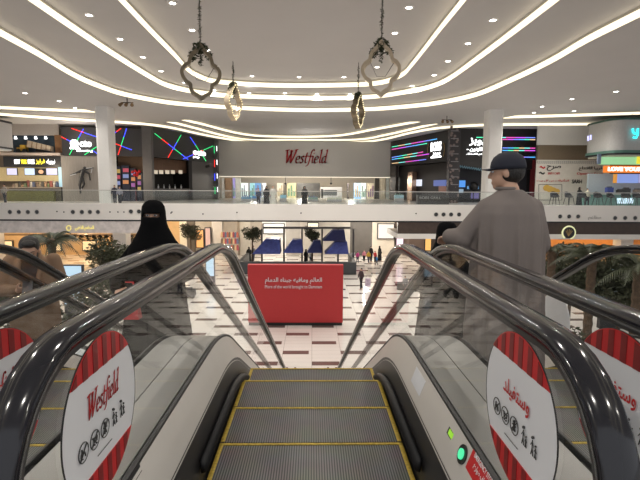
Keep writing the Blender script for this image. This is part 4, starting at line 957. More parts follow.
def tree(px, py, Y, H, r, label, m=LEAF, n=1500, group=None, size=.15):
    x = onY(px, py, Y).x; t = thing('leafy_tree', label, 'tree', (x, Y, GZ), group); planter(t, .55, .6)
    mb = MB(); mb.tube([(0, 0, .55), (.05, 0, H * .5), (0, .05, H - r * .6)], [.10, .07, .03], 8)
    for k in range(7):
        a = k * 2.4; z = H - r * 1.6 + k * r * .15; mb.tube([(0, 0, z), (.5 * r * math.cos(a), .5 * r * math.sin(a), z + .5 * r)], [.035, .012], 5)
    mk('trunk', mb, BARK, t, local=True); lf = MB()
    for k in range(9):
        a = k * 2.39; q = random.uniform(.25, .65); leaves(lf, (q * r * math.cos(a), q * r * math.sin(a), H - r + random.uniform(-.6, .55) * r), (r * .55, r * .55, r * .45), n // 6, size)
    mk('foliage', lf, m, t, local=True, fix=False); return t
def palm(px, py, Y, H, L, label, n=15, m=LEAF, droop=.9):
    x = onY(px, py, Y).x; t = thing('palm_tree', label, 'palm tree', (x, Y, GZ)); planter(t, .6, .55)
    mb = MB(); k = 22; pts = [(0, 0, .5 + (H - .5) * i / k) for i in range(k + 1)]; mb.tube(pts, [.16 + (.03 if i % 2 else 0) for i in range(k + 1)], 12); mb.ball((0, 0, H), .24, 12, 8); mk('trunk', mb, BARK, t, local=True)
    for j in range(n):
        a = j * 2.4 + random.uniform(-.2, .2); el = random.uniform(.15, 1.1); fr = MB(); d = Vector((math.cos(a), math.sin(a), 0)); pts = []
        for i in range(11):
            s_ = i / 10; pts.append(Vector((0, 0, H)) + d * (L * s_ * math.cos(el) * (1 - .1 * s_)) + Vector((0, 0, L * s_ * math.sin(el) - droop * L * s_ * s_ * .75)))
        fr.tube(pts, [.03 * (1 - i / 11) + .004 for i in range(11)], 5)
        for i in range(1, 10):
            for h in (0, .5):
                p = pts[i].lerp(pts[i + 1] if i < 10 else pts[i], h); tg = (pts[min(i + 1, 10)] - pts[i - 1]).normalized(); sd = tg.cross(Vector((0, 0, 1))).normalized(); ll = L * .26 * math.sin(PI * min(1, (i + h) / 10.5 + .12)) + .06
                for sg in (-1, 1):
                    tip = p + (sd * sg * .85 + tg * .6 + Vector((0, 0, -.35))).normalized() * ll; fr.add([p - tg * .03, tip, p + tg * .03], [(0, 1, 2)])
        mk('frond', fr, m, t, local=True, fix=False)
    return t
random.seed(11)
palm(52, 250, 21, 5.2, 1.9, 'feathery palm spreading its leaves right behind the man with the phone', 17)
tree(112, 255, 22, 5.6, 1.35, 'loose leafy tree standing between the palm and the veiled woman', LEAF2, 1500)
tree(92, 285, 19, 4.1, 1.25, 'low bushy tree below the loose leafy one, seen over the left handrails', LEAF, 1500)
tree(4, 262, 20, 4.9, 1.5, 'leafy tree at the left picture edge behind the coated man', LEAF, 1500)
tree(30, 290, 17, 3.7, 1.6, 'dark bush behind the legs of the man with the phone', LEAF, 1500)
tree(128, 300, 24, 4.4, 1.3, 'small bush at the feet of the veiled woman', LEAF2, 1000)
tree(190, 236, 46, 4.4, 1.1, 'clipped tree in front of the cream pillar right of the veiled woman', LEAF2, 900)
tree(252, 240, 44.5, 4.2, .9, 'small tree inside the play area at its left end', LEAF, 700); tree(312, 244, 45.5, 4.2, .85, 'small tree in the middle of the play area', LEAF, 700)
palm(592, 262, 18, 5.1, 2.0, 'date palm with thick trunk at the right, below the ring sign', 19)
palm(640, 262, 16, 4.9, 1.9, 'palm cut by the right picture edge', 17); palm(552, 258, 20, 5.0, 1.7, 'palm half hidden behind the man in the cap', 15)
tree(622, 270, 21, 5.1, 1.7, 'dense dark tree between the two right palms', LEAF, 3200); tree(570, 285, 22, 5.3, 1.7, 'dense bush left of the date palm trunk', LEAF, 3200)
tree(560, 320, 15, 3.2, 1.4, 'low plant seen through the right balustrade glass', LEAF, 2000); tree(632, 318, 13.5, 3.6, 1.4, 'low dark plant at the right picture edge under the handrail', LEAF, 1500); tree(655, 280, 20, 4.4, 1.5, 'leafy tree past the right picture edge', LEAF, 1200)

# =================================================================== HANGING ORNAMENTS
half = [(0, -1), (.13, -.88), (.32, -.78), (.42, -.62), (.44, -.46), (.60, -.36), (.74, -.16), (.76, .04), (.64, .22), (.48, .32), (.43, .48), (.34, .64), (.14, .82), (0, 1)]
def ornament(px, py, Y, Hpx, rz, label, m, lights):
    c = onY(px, py, Y); hh = Hpx / 2 * (Y / F); t = thing('hanging_ornament', label, 'hanging ornament', c, None, rz)
    pts = [Vector((x * hh * .92, 0, z * hh)) for x, z in half]; pts = spl(pts, 4); full = pts + [Vector((-p.x, 0, p.z)) for p in pts[-2:0:-1]]
    mb = MB(); n = len(full); rg = []
    for i in range(n):
        t_ = (full[(i + 1) % n] - full[i - 1]).normalized(); nr = Vector((t_.z, 0, -t_.x)); w_ = .075; d_ = .19
        rg.append([full[i] + nr * w_ + Vector((0, -d_, 0)), full[i] + nr * w_ + Vector((0, d_, 0)), full[i] - nr * w_ + Vector((0, d_, 0)), full[i] - nr * w_ + Vector((0, -d_, 0))])
    mb.loft(rg + [rg[0]], False); mk('frame', mb, m, t, local=True)
    zc = Z0 + 3 * ST - c.z; st = thing and MB()
    k = int((zc - hh) / .16); ch = MB()
    for i in range(k): z = hh + (zc - hh) * (i + .5) / k; ch.tube([(0, 0, z - .07), (0, 0, z + .07)], .022, 5)
    ch.tube([(0, 0, hh), (0, 0, zc)], .008, 4); mk('chain', ch, DARKSTEEL, t, local=True)
    lf = MB(); leaves(lf, (0, 0, hh * .92), (hh * .30, .25, hh * .22), 210, .11); leaves(lf, (-hh * .3, 0, hh * .62), (hh * .18, .2, hh * .22), 70, .10); leaves(lf, (hh * .3, 0, hh * .66), (hh * .18, .2, hh * .18), 60, .08)
    leaves(lf, (0, 0, hh * .55), (hh * .1, .1, hh * .35), 70, .09); leaves(lf, (0, 0, (hh + zc) / 2), (.09, .09, (zc - hh) / 2 * .9), 110, .06)
    mk('greenery', lf, HB, t, local=True, fix=False)
    b0 = None
    for i in range(0, n if lights else 0, 3):
        if b0 is None: o = b0 = mk('fairy_bulb', MB().ball((0, 0, 0), .04 if lights else .025, 6, 4), glow('fairy bulb', (1, .85, .5), 1.6 if lights else .9), t, local=True)
        else: o = b0.copy(); C.objects.link(o)
        o.parent = t; o.location = full[i] + Vector((0, -.2, 0))
    mk('inner_wire', MB().tube([(-hh * .45, 0, .4), (-.2, .1, -.3), (.2, 0, -.35), (hh * .5, .1, .3)], .012, 4), DARKSTEEL, t, local=True)
GM = mat('aged silver gold metal', (.24, .20, .14), .3, .8, noise=.2, scale=3); GM2 = mat('pale beige metal', (.55, .46, .34), .35, .6, noise=.1)
ornament(201, 73, 22, 50, .25, 'large dark silver lantern-shaped hanging frame with greenery, at the left', GM, 0)
ornament(381, 69, 22, 50, -.2, 'large pale beige lantern-shaped hanging frame with greenery, at the right', GM2, 0)
ornament(233.5, 102, 33, 34, 1.2, 'small golden lantern-shaped hanging frame right of the large left one', GM2, 1)
ornament(358, 111, 33, 32, 1.1, 'small lantern-shaped hanging frame with fairy lights below the large right one', GM, 1)

# =================================================================== ESCALATORS
Y0 = 2.87; AR_ = 1.5; SLOPE = rad(28.1); SN = math.sin(SLOPE); TN = math.tan(SLOPE); DA = AR_ * (1 - math.cos(SLOPE))
RUN = (-GZ - 2 * DA) / TN; YE = Y0 + 2 * AR_ * SN + RUN
def drop(y):
    if y <= Y0: return 0.0
    if y <= Y0 + AR_ * SN: return -(AR_ - math.sqrt(AR_ ** 2 - (y - Y0) ** 2))
    if y <= YE - AR_ * SN: return -DA - (y - Y0 - AR_ * SN) * TN
    if y <= YE: return GZ + (AR_ - math.sqrt(AR_ ** 2 - (YE - y) ** 2))
    return GZ
SH = .0                                                # the rails and decks bend a little before the steps do
def ys(a, b, sh=0):
    if sh: return [a] + [y - sh for y in ys(a + sh, b + sh)[1:-1]] + [b]
    L = [a]; 
    for y in [Y0 + AR_ * SN * i / 8 for i in range(9)] + [YE - AR_ * SN * i / 8 for i in range(8, -1, -1)]:
        if a < y < b: L.append(y)
    return L + [b]
YB = YE + 1.3
def strip(prof, y0, y1, sh=.22):
    """sweep an (x, h) outline along the escalator"""
    mb = MB(); rg = [[(x, y, drop(y + sh) + h) for x, h in prof] for y in ys(y0, y1, sh)]; mb.loft(rg, True); return mb
GASK = mat('black rubber gasket', (.02, .02, .021), .5)
CLAD = mat('grey escalator cladding', (.30, .29, .28), .45, .2)
DECKM = mat('pale satin steel deck', (.60, .575, .54), .42, .15, noise=.04, scale=3)
ODECK = mat('dull grey steel deck', (.34, .335, .32), .4, .3, noise=.08, scale=2)
def handrail_mb(sx, top=True):
    P = []
    R = .3; zc = .71; yc = 1.15
    P.append((yc + .35, zc - R)); 
    for i in range(17): a = -PI / 2 - PI * i / 16; P.append((yc + R * math.cos(a), zc + R * math.sin(a)))
    for y in ys(yc + .3, YB - .3, SH): P.append((y, drop(y + SH) + 1.01))
    for i in range(17): a = PI / 2 - PI * i / 16; P.append((YB + R * math.cos(a), GZ + zc + R * math.sin(a)))
    P.append((YB - .35, GZ + zc - R))
    prof = [(-.039, -.012), (-.043, .003), (-.041, .015), (-.033, .023), (0, .026), (.033, .023), (.041, .015), (.043, .003), (.039, -.012), (0, -.014)]
    rg = []
    for i, (y, z) in enumerate(P):
        a = P[max(i - 1, 0)]; b = P[min(i + 1, len(P) - 1)]; t = Vector((b[0] - a[0], b[1] - a[1])).normalized(); n = Vector((-t.y, t.x))
        rg.append([(sx * .62 + px, y + n.x * q, z + n.y * q) for px, q in prof])
    return MB().loft(rg), P
def escalator(xc, label):
    t = thing('escalator', label, 'escalator', (xc, 1.3, 0)); X = lambda mb: mb.xf(Matrix.Translation((xc, 0, 0)))
    for sx in (-1, 1):
        mb, P = handrail_mb(sx); hr = mk('handrail', X(mb), RUBBER, t, True)
        tr = MB(); rg = []
        for i, (y, z) in enumerate(P):
            a = P[max(i - 1, 0)]; b = P[min(i + 1, len(P) - 1)]; d = Vector((b[0] - a[0], b[1] - a[1])).normalized(); n = Vector((-d.y, d.x))
            rg.append([(sx * .61 + px, y + n.x * q, z + n.y * q) for px, q in ((-.022, -.034), (.022, -.034), (.026, -.016), (-.026, -.016))])
        mk('rail_track', X(tr.loft(rg)), DARKSTEEL, t)
        seams = [2.6, 3.9]; y = 3.9
        while y < YE - 1.5: y += 1.35; seams.append(y)
        seams.append(YB)
        a = 1.15
        for k, b in enumerate(seams):
            g = .004; lo = []; hi = []
            yy = ys(a + (g if k else 0), b - g, SH); lo = [(y, drop(y + .22) + .43) for y in yy]; hi = [(y, drop(y + SH) + .975) for y in yy][::-1]
            if k == 0: hi = hi + [(1.15 + .265 * math.cos(PI / 2 + PI * i / 14), .71 + .265 * math.sin(PI / 2 + PI * i / 14)) for i in range(1, 14)] + [(1.15, .445)]; lo = [(1.15, .40)] + lo[1:]
            if k == len(seams) - 1: lo = lo + [(YB + .265 * math.cos(-PI / 2 + PI * i / 14), GZ + .71 + .265 * math.sin(-PI / 2 + PI * i / 14)) for i in range(1, 14)]
            poly = [(sx * .605, y, z) for y, z in lo + hi]; mb = MB(); tri = geometry.tessellate_polygon([[Vector((0, y, z)) for _, y, z in poly]])
            n = len(poly); mb.add(poly, tri)
            mk('glass_panel', X(mb), GLASS, t, fix=False); a = b
        mk('skirt', X(strip([(sx * .505, -.06), (sx * .53, .285), (sx * .545, .285), (sx * .53, -.06)], 1.3, YB, .2)), BLACK, t)
        mk('skirt_brush', X(strip([(sx * .509, .07), (sx * .492, .075), (sx * .482, .09), (sx * .480, .11), (sx * .487, .128), (sx * .503, .135), (sx * .515, .135)], 2.02, YE + .6, .12)), mat('black brush housing', (.012, .012, .013), .5, spec=.3), t, True)
        mk('inner_deck', X(strip([(sx * .528, .27), (sx * .532, .292), (sx * .590, .445), (sx * .598, .43), (sx * .55, .27)], 1.25, YB)), DECKM, t)
        mk('gasket', X(strip([(sx * .590, .43), (sx * .588, .458), (sx * .602, .462), (sx * .602, .43)], 1.2, YB)), GASK, t)
        mk('outer_deck', X(strip([(sx * .618, .42), (sx * .618, .448), (sx * .772, .448), (sx * .772, .42)], 1.2, YB)), ODECK, t)
        mk('side_cladding', X(strip([(sx * .755, -.75), (sx * .772, -.75), (sx * .772, .40), (sx * .755, .40)], 1.25 + .32, YE - .8)), CLAD, t)
        nb = MB().box((min(sx * .50, sx * .772), 1.12, 0), (max(sx * .50, sx * .772), 1.26, .42)); mk('newel_base', X(nb), ODECK, t)
        nb = MB().box((min(sx * .50, sx * .772), YB, GZ), (max(sx * .50, sx * .772), YB + .14, GZ + .42)); mk('newel_base', X(nb), ODECK, t)
    mk('truss_soffit', X(strip([(-.755, -.75), (.755, -.75), (.755, -.72), (-.755, -.72)], 1.6, YE - .8)), CLAD, t)
    mk('comb_plate', X(MB().box((-.5, 1.3, -.003), (.5, 1.56, .012))), STEEL, t); mk('comb_plate', X(MB().box((-.5, YB - .1, GZ), (.5, YB + .6, GZ + .012))), STEEL, t)
    sd = .42; y = 1.56; first = None; yl = None
    while y < YE + 1.1:
        z = drop(y + sd * .25)
        z2 = z
        if first is None:
            mb = MB().box((-.498, .006, -.03), (.498, sd - .004, 0)).box((-.498, sd - .02, -.34), (.498, sd - .008, -.03))
            first = mk('step', mb, TREAD, t, local=True); yl = mk('yellow_line', MB().box((-.498, sd - .024, 0), (.498, sd - .007, .004)).box((-.498, .01, 0), (-.476, sd - .025, .003)).box((.476, .01, 0), (.498, sd - .025, .003)), YELLOW, first, local=True); o = first
        else: o = first.copy(); C.objects.link(o); o.parent = t; q = yl.copy(); C.objects.link(q); q.parent = o
        o.location = (0, y - 1.3, z - 0.0); y += sd
    return t
E1 = escalator(0, 'middle escalator going down straight ahead, its grooved steps in the foreground')
E2 = escalator(-1.55, 'escalator left of the middle one, carrying the woman in the black veil')
E3 = escalator(1.55, 'escalator right of the middle one, carrying the man in the cap')
E4 = escalator(-3.10, 'leftmost escalator, carrying the man in the tan coat')

# ---- round stickers on the glass
def sticker(parent, x, yc, zc, face, lang, r=.228):
    """face +1: looks towards +x, -1: towards -x"""
    M = Matrix.Translation((x, yc, zc)) @ Matrix.Rotation(face * PI / 2, 4, 'Z')
    def chord(c0, sgn):
        a0 = math.acos(c0); pts = [(r * math.sin(a), 0, sgn * r * math.cos(a)) for a in [(-a0 + 2 * a0 * i / 24) for i in range(25)]]; return pts
    disc = MB().prism([(r * math.cos(2 * PI * i / 64), 0, r * math.sin(2 * PI * i / 64)) for i in range(64)], (0, .003, 0)); d = mk('round_sticker', disc.xf(M), [STICK], parent)
    rim = MB().tube([(r * math.cos(2 * PI * i / 64), 0.001, r * math.sin(2 * PI * i / 64)) for i in range(65)], .0022, 5, False)
    par = d
    def sub(nm, mb, m): 
        mb.xf(M); o = mk(nm, mb, m, None, base=WPOS[parent.name]); o.parent = d; o.location = (0, 0, 0); return o
    sub('dark_edge', rim, BLACK)
    for sg in (1, -1):
        p = chord(.60, sg); mb = MB().prism([(q[0], -.0015, q[2]) for q in p], (0, .0015, 0)); sub('red_segment', mb, RED)
        st = MB(); 
        for i in range(-6, 7, 2):
            x0 = i * .029; x1 = x0 + .027; f = lambda xx: sg * math.sqrt(max(0, (r * .985) ** 2 - xx * xx)); zl = sg * .60 * r
            if abs(x0) < r * .8 and abs(x1) < r * .8: st.prism([(x0, -.003, zl), (x1, -.003, zl), (x1, -.003, f(x1)), ((x0 + x1) / 2, -.003, f((x0 + x1) / 2)), (x0, -.003, f(x0))], (0, .0014, 0))
        sub('dark_stripes', st, DRED)
    if lang == 'en':
        lm, wd = nibword('Westfield', nib=(.15, .045)); sc = .195 / wd; mb = MB()
        for q in lm: q.xf(Matrix.Translation((-.105, -.004, .025)) @ Matrix.Diagonal((sc, .01, sc * 1.25, 1))); mb.add(q.v, q.f)
        sub('red_lettering', mb, RED)
    else:
        mb = text_mb(arabic('وستفيلد'), .17, .062, 0, .02); mb.xf(Matrix.Translation((0, -.004, .045))); sub('red_lettering', mb, RED)
    ic = MB()
    xs = [-.135, -.072, -.009] if lang == 'en' else [-.125, -.062, .001]
    for k, cx in enumerate(xs):
        cz = -.045; rr = .026; ic.tube([(cx + rr * math.cos(2 * PI * i / 20), -.004, cz + rr * math.sin(2 * PI * i / 20)) for i in range(21)], .0015, 4, False)
        ic.tube([(cx - rr * .7, -.004, cz - rr * .7), (cx + rr * .7, -.004, cz + rr * .7)], .0018, 4)
        if k == 0: ic.tube([(cx - .008, -.004, cz + .012), (cx - .008, -.004, cz - .002), (cx + .006, -.004, cz - .002), (cx + .01, -.004, cz - .014)], .0022, 4).tube([(cx - .004 + .010 * math.cos(i * .6), -.004, cz - .006 + .010 * math.sin(i * .6)) for i in range(9)], .0015, 4)
        elif k == 1: ic.tube([(cx - .015, -.004, cz + .009), (cx - .009, -.004, cz + .009), (cx - .006, -.004, cz - .006), (cx + .010, -.004, cz - .006), (cx + .013, -.004, cz + .006), (cx - .008, -.004, cz + .006)], .002, 4).ball((cx - .004, -.004, cz - .013), .003, 6, 4).ball((cx + .008, -.004, cz - .013), .003, 6, 4)
        else: ic.ball((cx, -.004, cz + .014), .0045, 8, 6).tube([(cx, -.004, cz + .009), (cx, -.004, cz - .003), (cx - .006, -.004, cz - .016)], .003, 4).tube([(cx, -.004, cz - .003), (cx + .007, -.004, cz - .015)], .0025, 4).tube([(cx - .01, -.004, cz + .003), (cx + .01, -.004, cz + .001)], .002, 4)
    for cx, s_ in ((xs[2] + .058, 1), (xs[2] + .075, .62), (xs[2] + .112, 1), (xs[2] + .130, .7)):
        cz = -.068; h = .050 * s_; ic.ball((cx, -.004, cz + h), .0045 * s_, 8, 6).tube([(cx, -.004, cz + h * .86), (cx, -.004, cz + h * .4), (cx - .006 * s_, -.004, cz)], .0016, 4).tube([(cx, -.004, cz + h * .4), (cx + .006 * s_, -.004, cz)], .0016, 4).tube([(cx - .010 * s_, -.004, cz + h * .5), (cx, -.004, cz + h * .78), (cx + .010 * s_, -.004, cz + h * .5)], .0012, 4)
    ic.tube([(-.06, -.004, -.10), (.03, -.004, -.10)], .0012, 4)
    sub('pictograms', ic, INK)
sticker(E1, -.596, 1.28, .742, 1, 'en'); sticker(E1, .596, 1.275, .742, -1, 'ar')
sticker(E2, -1.55 + .620, 1.33, .735, 1, 'en'); sticker(E3, 1.55 - .620, 1.33, .735, -1, 'ar')
p = MB().prism([(2.13, 3.92 + .24 * math.cos(2 * PI * i / 48), .62 + drop(3.92) + .24 * math.sin(2 * PI * i / 48)) for i in range(48)], (.003, 0, 0)); mk('round_sticker', p, STICK, E3)

# ---- fittings on the right inner deck
dk0 = Vector((.532, 0, .292)); dk1 = Vector((.590, 0, .445)); e2 = (dk1 - dk0).normalized(); en = Vector((-e2.z, 0, e2.x)); e1 = Vector((0, 1, 0))
def on_deck(px, py):
    d = ray(px, py); k = (dk0 - CAM).dot(en) / d.dot(en); return CAM + d * k
def patch(px, py, ly, lx, th, m, nm, mb=None, off=0):
    c = on_deck(px, py) + en * off; a = e1 * ly / 2; b = e2 * lx / 2; mb = (mb or MB()).hexa([c - a - b, c + a - b, c + a + b, c - a + b], [v + en * th for v in (c - a - b, c + a - b, c + a + b, c - a + b)]); return mk(nm, mb, m, E1)
patch(418, 381, .20, .085, .001, mat('white paper label', (.66, .68, .72), .4), 'paper_label')
patch(450, 433, .055, .03, .001, BLACK, 'indicator_frame'); patch(451, 434, .045, .022, .003, glow('lime green window', (.35, .75, .05), .7), 'indicator_window')
c = on_deck(463, 454.5); ring = MB().tube([c, c + en * .006], .036, 28); mk('button_ring', ring, BLACK, E1); mk('button', MB().tube([c + en * .006, c + en * .012], .020, 20), glow('green lit button', (.08, .75, .35), 1.0), E1)
bt = patch(479, 474, .19, .075, .0015, RED, 'emergency_sign')
M = Matrix.Translation(on_deck(482, 472) + en * .003) @ Matrix(((0, -en.x, e2.x, 0), (-1, -en.y, e2.y, 0), (0, -en.z, e2.z, 0), (0, 0, 0, 1)))
tx = text_mb('EMERGENCY STOP', .16, .018, 0, .02).xf(M @ Matrix.Translation((0, 0, .016))); mk('emergency_lettering', tx, STICK, E1)
tx = text_mb(arabic('ايقاف طوارئ'), .12, .026, 0, .02).xf(M @ Matrix.Translation((0, 0, -.014))); mk('emergency_lettering', tx, STICK, E1)

# =================================================================== PEOPLE
def head_bones(mb, z, s=1.0, yaw=0.0, pitch=0.0, c=(0, 0)):
    """head with chin at height z, face towards -y; returns matrix"""
    M = Matrix.Translation((c[0], c[1], z)) @ Matrix.Rotation(yaw, 4, 'Z') @ Matrix.Rotation(pitch, 4, 'X'); h = MB(); s0 = s
    h.ball((0, .012, .135), (.076, .094, .092), 20, 14); h.ball((0, -.018, .075), (.060, .068, .075), 18, 12); h.ball((0, -.058, .022), (.028, .024, .022), 12, 8)
    h.bone((0, -.082, .125), .009, (0, -.103, .086), .013, 10); h.ball((-.011, -.092, .083), .009, 8, 6); h.ball((.011, -.092, .083), .009, 8, 6)
    h.ball((0, -.074, .143), (.048, .014, .010), 14, 8); h.ball((0, -.080, .052), (.024, .011, .006), 12, 6); h.ball((0, -.078, .042), (.020, .011, .007), 12, 6)
    for sx in (-1, 1): h.ball((sx * .077, .012, .10), (.010, .022, .032), 10, 8)
    h.bone((0, .015, .05), .052, (0, .03, -.07), .055)
    h.xf(M @ Matrix.Scale(s0, 4)); mb.add(h.v, h.f); return M @ Matrix.Scale(s0, 4)
def eyes(par, M, brow=True, shut=False):
    for sx in (-1, 1):
        if shut: mk('eyelid', MB().tube([(sx * .018, -.083, .117), (sx * .030, -.086, .1145), (sx * .043, -.078, .117)], .0022, 6).xf(M), HAIR, par, local=True); continue
        e = MB().ball((sx * .030, -.074, .118), (.0135, .009, .0075), 12, 8); mk('eye', e.xf(M), STICK, par, True, local=True)
        e = MB().ball((sx * .030, -.0815, .118), (.006, .003, .0065), 10, 8); mk('iris', e.xf(M), INK, par, True, local=True)
    if brow:
        for sx in (-1, 1): mk('eyebrow', MB().tube([(sx * .014, -.088, .137), (sx * .030, -.086, .143), (sx * .047, -.074, .138)], [.003, .004, .002], 6).xf(M), HAIR, par, local=True)
def ring(z, cx, cy, rx, ry, n=72, f=0, k=14, ph=0): 
    return [Vector((cx + rx * math.cos(2 * PI * i / n) * (1 + f * math.sin(k * 2 * PI * i / n + ph + math.sin(i * .7))), cy + ry * math.sin(2 * PI * i / n) * (1 + f * math.sin(k * 2 * PI * i / n + ph + math.sin(i * .7))), z)) for i in range(n)]
def hand(mb, w, d, up, s=1, curl=.5, side=1):
    """palm and five fingers from wrist w; d: pointing direction, up: back-of-hand direction"""
    d = Vector(d).normalized(); up = (Vector(up) - d * Vector(up).dot(d)).normalized(); sd = d.cross(up) * side; w = Vector(w)
    for k in range(4): o = sd * (-.028 + .018 * k); mb.bone(w + o * .5, .014, w + d * .085 + o, .0115, 8)
    for k, L in enumerate((.070, .080, .074, .056)):
        o = sd * (-.030 + .020 * k); p = w + d * .09 + o; a = 0; q = p
        for j in range(3):
            a += curl * (.5 + .35 * j); q2 = q + (d * math.cos(a) - up * math.sin(a)) * L * (.42, .32, .26)[j]; mb.bone(q, .0095 - .001 * j, q2, .0088 - .001 * j, 8); q = q2
    p = w + d * .03 - sd * .030; q = p + (d * .6 - sd * .7 - up * .3).normalized() * .04; mb.bone(p, .013, q, .011, 8); mb.bone(q, .011, q + (d * .9 - sd * .15 - up * .5).normalized() * .035, .009, 8)

# ---- the man in the cap, seen from behind
THOBE = mat('greyish brown thobe cloth', (.175, .148, .135), .85, noise=.06, scale=3)
NAVY = mat('navy cap cloth', (.012, .014, .026), .8)
def man_cap():
    x, y = 1.375, 3.2; z = drop(y) - .02
    t = thing('person', 'man seen from behind in a greyish brown robe and dark cap, hand on the rail', 'person', (x, y, z)); m = t
    # local frame: faces +y
    H = 1.50; body = MB()
    Mh = head_bones(body, H - .055, 1.08, PI - (-1.05), .05, (-.02, .03))
    body.bone((0, 0, 1.44), .06, (0, 0, 1.2), .12); body.bone((0, 0, 1.2), .13, (0, 0, .9), .14); body.bone((-.1, 0, .88), .10, (-.1, 0, .1), .05); body.bone((.1, 0, .88), .10, (.1, 0, .1), .05)
    for sx in (-1, 1): body.bone((sx * .1, -.03, .05), .04, (sx * .1, .16, .035), .035)
    hw = Vector((.95 - x, 3.42 - y, 1.02 - z)); sh = Vector((-.165, 0, 1.32)); el = Vector((-.31, .05, 1.10)); w_ = hw + Vector((.03, -.10, .03))
    body.bone(sh, .042, el, .038); body.bone(el, .04, w_, .028); hand(body, w_, (-.05, 1, -.25), (0, .2, 1), 1, .55, -1)
    sh2 = Vector((.17, 0, 1.32)); el2 = Vector((.245, .03, 1.06)); w2 = Vector((.21, .22, .95)); body.bone(sh2, .042, el2, .038); body.bone(el2, .04, w2, .028); hand(body, w2, (-.6, 1, 0), (.5, .3, 1), 1, .6, 1)
    b = blob('body', body, SKIN, m, .009, 2); eyes(b, Mh)
    rb = MB(); rings = []
    for zz, rx, ry, f in ((.06, .275, .23, .10), (.35, .265, .21, .10), (.7, .25, .195, .10), (.95, .24, .18, .09), (1.15, .245, .168, .065), (1.28, .228, .152, .03), (1.345, .195, .13, 0), (1.395, .145, .10, 0), (1.445, .078, .078, 0)): rings.append(ring(zz, 0, 0, rx, ry, 144, f, 11, 0))
    rb.loft(rings); rb.bone(sh, .064, el, .075, 16); rb.bone(el, .080, w_.lerp(el, .22), .060, 16); rb.bone(sh2, .064, el2, .07, 16); rb.bone(el2, .07, w2.lerp(el2, .2), .06, 16)
    rb.bone((-.05, 0, 1.385), .058, sh, .064, 14); rb.bone((.05, 0, 1.385), .058, sh2, .064, 14)
    blob('robe', rb, THOBE, m, .009, 7)
    col = MB().tube([(-.02 + .066 * math.cos(2 * PI * i / 20), .015 + .066 * math.sin(2 * PI * i / 20), 1.452) for i in range(21)], .013, 8, False); mk('collar', col, THOBE, m, True, local=True)
    hr = MB().ball((0, .03, .115), (.082, .088, .085), 20, 14); hr.v = [v if not (v.y < -.02 and v.z < .17) else Vector((v.x * .9, -.02, v.z)) for v in hr.v]; blob('hair', hr.xf(Mh), HAIR, m, .008, 2)
    cp = MB(); rg = []
    for zz, r in ((.128, 1.04), (.15, 1.06), (.18, 1.0), (.21, .84), (.232, .55), (.242, .2)): rg.append([Vector((.086 * r * math.cos(2 * PI * i / 32), .014 + .104 * r * math.sin(2 * PI * i / 32), zz)) for i in range(32)])
    cp.loft(rg); cap = mk('cap', cp.xf(Mh), NAVY, m, True, local=True)
    br = MB(); n = 14; lo = []; 
    for i in range(n + 1): a = PI * 1.18 + PI * .64 * i / n; lo.append(Vector((.088 * math.cos(a), .014 + .105 * math.sin(a), .140)))
    hi = [Vector((.074 * math.cos(PI * 1.12 + PI * .76 * i / n), -.068 + .088 * math.sin(PI * 1.12 + PI * .76 * i / n), .128 + .012 * math.cos((i / n - .5) * 3))) for i in range(n + 1)]
    vs = lo + hi + [v - Vector((0, 0, .004)) for v in lo + hi]; k = n + 1; fs = []
    for i in range(n): fs += [(i, i + 1, k + i + 1, k + i), (2 * k + i + 1, 2 * k + i, 3 * k + i, 3 * k + i + 1), (k + i, k + i + 1, 3 * k + i + 1, 3 * k + i)]
    br.add(vs, fs); mk('cap_brim', br.xf(Mh), NAVY, cap, local=True)
    sho = MB()
    for sx in (-1, 1): sho.bone((sx * .1, -.05, .045), .045, (sx * .1, .17, .04), .042); 
    mk('shoes', sho, BLACK, m, True, local=True)
    seam = MB().tube([(0.0, -.185 + .0, .3), (0, -.176, .9), (0, -.168, 1.2), (0, -.10, 1.41)], .0022, 5)
    return t
man_cap()

